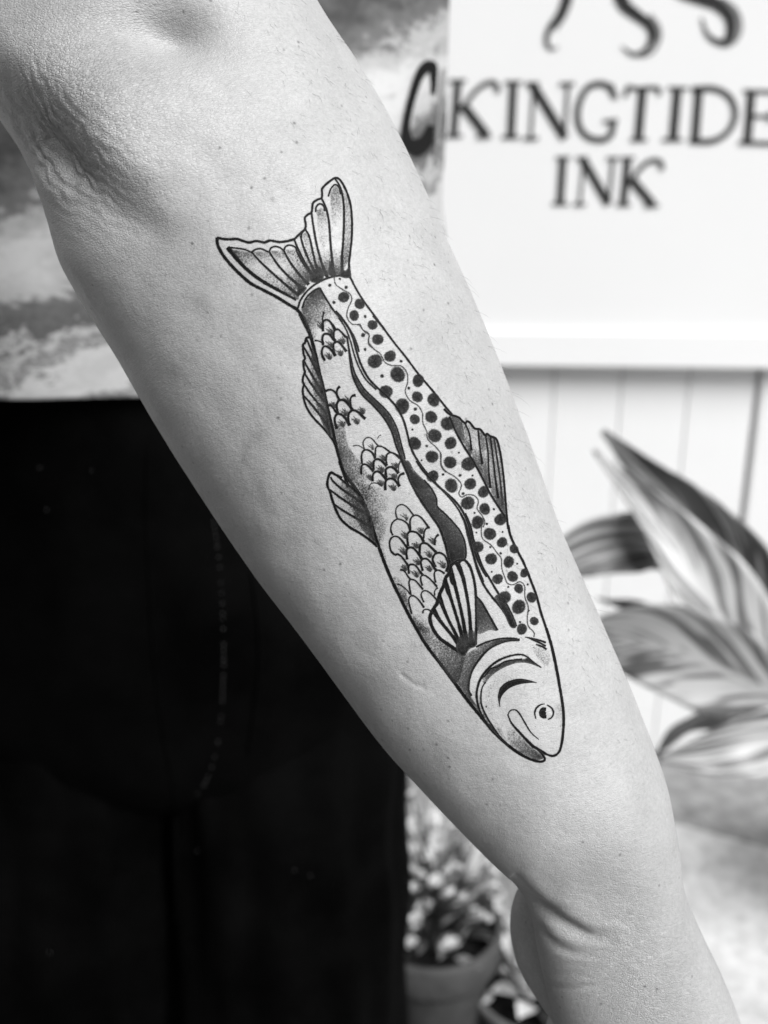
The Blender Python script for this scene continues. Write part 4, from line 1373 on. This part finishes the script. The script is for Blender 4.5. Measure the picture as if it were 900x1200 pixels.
leaf([(930, 900, ZL + .12), (880, 840, ZL + .13), (820, 760, ZL + .14), (760, 715, ZL + .14), (700, 700, ZL + .14)], [8, 34, 46, 40, 26, 12, 2], .9, 29.0, bias=-.3)  # extra dark leaf added behind as the shade in the gap between blades
leaf([(960, 900, ZL + .05), (900, 850, ZL + .04), (850, 832, ZL + .03), (800, 850, ZL + .03), (765, 885, ZL + .04)], [8, 24, 30, 26, 16, 2], 1.0, 31.0, bias=-.3)  # another added dark leaf, standing in for shade above the lowest blade
leaf([(960, 880, ZL + .02), (1010, 780, ZL), (1060, 680, ZL - .02), (1120, 620, ZL - .02)], [10, 45, 55, 50, 30, 2], .3, 17.0)
leaf([(985, 870, ZL + .08), (960, 760, ZL + .1), (950, 650, ZL + .12), (975, 560, ZL + .13)], [10, 36, 50, 46, 26, 2], -.3, 19.0)
leaf([(1000, 900, ZL), (1070, 880, ZL - .05), (1150, 900, ZL - .08), (1220, 960, ZL - .08)], [8, 40, 50, 44, 26, 2], .2, 23.0)
# leaf stalks down to a pot standing just outside the picture
pc = PG(1060, 1090, .05)
for (bx, by, bz) in [(930, 760, ZL + .06), (940, 880, ZL), (815, 668, ZL + .05), (945, 830, ZL - .05), (985, 845, ZL - .08), (960, 880, ZL + .02), (985, 870, ZL + .08), (1000, 900, ZL)]:
    a = Vector(P(bx, by, bz))
    b = Vector((pc[0] + random.uniform(-.05, .05), pc[1] + random.uniform(-.05, .05), .26))
    mid = (a + b) / 2 + Vector((random.uniform(0, .03), random.uniform(-.02, .02), .03))
    q = spline([tuple(b), tuple(mid), tuple(a)], n=14)
    v, f = tube([Vector(x) for x in q], list(np.linspace(.006, .0035, 14)), 8)
    link('stalk', v, f, M['stem'], plant)
pot2 = empty('large_pot')
pot2.location = (pc[0], pc[1], .05)
tag(pot2, 'large clay pot holding the striped leafy plant, mostly out of frame', 'pot')
mb = MB(); mb.lathe([(.11, 0), (.115, .01), (.15, .22), (.165, .222), (.168, .26), (.155, .262), (.14, .20)], seg=40, cap0=True); mb.build('pot_body', M['pot'], pot2)
mb = MB(); mb.lathe([(.0, .215), (.08, .212), (.144, .205)], seg=40); mb.build('soil', M['soil'], pot2)

# ------------------------------------------------------------------ flower pot at the bottom
fpZ = .30
rim_c = PG(506, 1078, fpZ)         # middle of the rim
flowerpot = empty('flower_pot')
flowerpot.location = (rim_c[0], rim_c[1], 0)
tag(flowerpot, 'round clay pot with thick rim full of pale flowers, between jeans and wrist', 'pot')
hh = fpZ
RR = .094
mb = MB()
mb.lathe([(.062, 0), (.066, .004), (RR * .86, hh - .052), (RR * .87, hh - .050)], seg=56, cap0=True)
mb.build('pot_body', M['pot'], flowerpot)
mb = MB()
mb.lathe([(RR * .87, hh - .054), (RR * .97, hh - .054), (RR * 1.0, hh - .048), (RR * 1.02, hh - .006), (RR * 1.0, hh), (RR * .92, hh - .001), (RR * .89, hh - .008), (RR * .84, hh - .05)], seg=56)
mb.build('rim', M['pot'], flowerpot)
mb = MB(); mb.lathe([(0, hh - .030), (RR * .5, hh - .028), (RR * .88, hh - .036)], seg=40); mb.build('soil', M['soil'], flowerpot)

flowers = empty('flowering_plant')
flowers.location = (rim_c[0], rim_c[1], fpZ - .03)
tag(flowers, 'clump of pale ruffled flowers and dark leaves growing in the round clay pot', 'plant')


def ruffled(seed, n=14, r=.016):
    rr = random.Random(seed)
    mb = MB()
    for k in range(n):
        an = 2.4 * k
        tl = .25 + .9 * k / n
        L = r * (1 - .45 * k / n)
        W = L * .55
        v = []
        for i in range(5):
            u = i / 4
            for j in range(5):
                w = (j - 2) / 2
                x = L * u
                y = w * W * math.sin(min(1, u * 1.1 + .12) * 1.9) * .9
                z = .25 * L * u * u + rr.uniform(-.10, .10) * L * u
                X = x * math.cos(tl) - z * math.sin(tl)
                Zz = x * math.sin(tl) + z * math.cos(tl)
                v.append((X * math.cos(an) - y * math.sin(an), X * math.sin(an) + y * math.cos(an), Zz))
        mb.add(v, [tuple(q) for q in grid_faces(5, 5)])
    return mb


fprot = [ruffled(s).build('flower', M['petal'], flowers) for s in (1, 2, 3)]
for o_ in fprot: o_.hide_render = False
FP = [(490, 1003, 1.60, 1.3), (513, 985, 1.66, 1.2), (487, 1027, 1.58, 1.4), (514, 1037, 1.57, 1.3), (528, 1050, 1.56, 1.2), (536, 1020, 1.60, 1.0), (552, 998, 1.68, 1.1), (478, 1108, 1.52, 1.2), (531, 1111, 1.515, 1.35), (497, 1068, 1.56, 1.2), (551, 1058, 1.60, .9),
      (573, 1012, 1.66, 1.1), (580, 1042, 1.63, .9), (569, 1078, 1.60, .9), (505, 960, 1.70, 1.2), (480, 975, 1.66, 1.0), (535, 970, 1.72, 1.2), (484, 1082, 1.54, 1.1), (470, 1045, 1.56, 1.3), (450, 1000, 1.60, 1.3), (440, 1060, 1.58, 1.3), (460, 1090, 1.54, 1.2), (590, 1075, 1.64, .9)]
base = Vector(flowers.location)
fr_ = random.Random(11)
FP += [(fr_.uniform(462, 592), fr_.uniform(930, 1085), fr_.uniform(1.56, 1.72), fr_.uniform(.8, 1.25)) for _ in range(30)]
for k, (a, b, c, s) in enumerate(FP):
    o_ = fprot[k] if k < 3 else fprot[k % 3].copy()
    if k >= 3: COL.objects.link(o_); o_.parent = flowers
    p = Vector(P(a, b, c))
    o_.location = p - base
    s *= .72
    o_.scale = (s, s, s)
    o_.rotation_euler = (random.uniform(.1, .9), random.uniform(-.5, .5), random.uniform(0, 6))
    foot = Vector((random.uniform(-.04, .04), random.uniform(-.04, .04), -.004))
    q = spline([tuple(foot), tuple((foot + p - base) / 2 + Vector((0, 0, .02))), tuple(p - base)], n=8)
    v, f = tube([Vector(x) for x in q], [.0016] * 8, 5)
    link('stem', v, f, M['dark_leaf'], flowers)


def small_leaf(name, mat, parent, L, W):
    v = []
    for i in range(7):
        u = i / 6
        w = W * math.sin(math.pi * u ** .8) + .0004
        for j in (-1, 0, 1):
            v.append((j * w, L * u, .18 * L * math.sin(u * 2.2) + (.2 * w if j else 0)))
    return link(name, v, grid_faces(7, 3), mat, parent)


dl = small_leaf('leaf', M['dark_leaf'], flowers, .045, .010)
pl = small_leaf('leaf', M['pale_leaf'], flowers, .05, .006)
for k in range(90):
    src = dl if k % 5 < 3 else pl
    o_ = src if k in (0, 3) else src.copy()
    if k not in (0, 3): COL.objects.link(o_); o_.parent = flowers
    an, rr_ = random.uniform(0, 6.28), .07 * math.sqrt(random.random())
    o_.location = (rr_ * math.cos(an), rr_ * math.sin(an) + .01, random.uniform(0, .075))
    o_.rotation_euler = (random.uniform(.0, 1.1), random.uniform(-.5, .5), an - math.pi / 2 + random.uniform(-.8, .8))
    s = random.uniform(.7, 1.3); o_.scale = (s, s, s)
# tall pale blades behind the flowers
bl = None
for k in range(46):
    x, y0, y1, Z = random.uniform(455, 600), random.uniform(1000, 1040), random.uniform(890, 970), random.uniform(1.70, 1.82)
    a = Vector(P(x, y0 + 40, Z)); b = Vector(P(x + random.uniform(-16, 16), y1, Z + random.uniform(-.03, .03)))
    foot = base + Vector((random.uniform(-.03, .05), random.uniform(.02, .07), 0))
    q = spline([tuple(foot), tuple(a), tuple(b)], n=10)
    v, f = tube([Vector(t_) - base for t_ in q], list(np.linspace(.0030, .0008, 10)), 5, True, .3)
    link('blade', v, f, M['pale_leaf'] if k % 3 else M['petal'], flowers)

# smaller planter behind the hand, with pale rosettes
pz = .20
c3 = PG(632, 1150, pz)
sp3 = empty('small_pot')
sp3.location = (c3[0], c3[1], 0)
tag(sp3, 'small grey pot half hidden behind the hand, right of the flower pot', 'pot')
mb = MB(); mb.lathe([(.06, 0), (.065, .005), (.088, .18), (.094, .182), (.095, .20), (.089, .201), (.084, .17)], seg=36, cap0=True); mb.build('pot_body', M['pot_grey'], sp3)
mb = MB(); mb.lathe([(0, .178), (.086, .174)], seg=30); mb.build('soil', M['soil'], sp3)
ros = empty('rosette_plant'); ros.location = (c3[0], c3[1], .05 + .128)
tag(ros, 'low leafy rosette plant in the small pot behind the hand', 'plant')
rl = [small_leaf('leaf', M[k_], ros, .06, .014) for k_ in ('pale_leaf', 'petal', 'dark_leaf')]
for k in range(40):
    o_ = rl[k] if k < 3 else rl[k % 3].copy()
    if k >= 3: COL.objects.link(o_); o_.parent = ros
    an = k * 2.4
    o_.location = (.016 * (k % 5) * math.cos(an), .016 * (k % 5) * math.sin(an), .0012 * k)
    o_.rotation_euler = (.15 + .022 * k, random.uniform(-.3, .3), an - math.pi / 2)
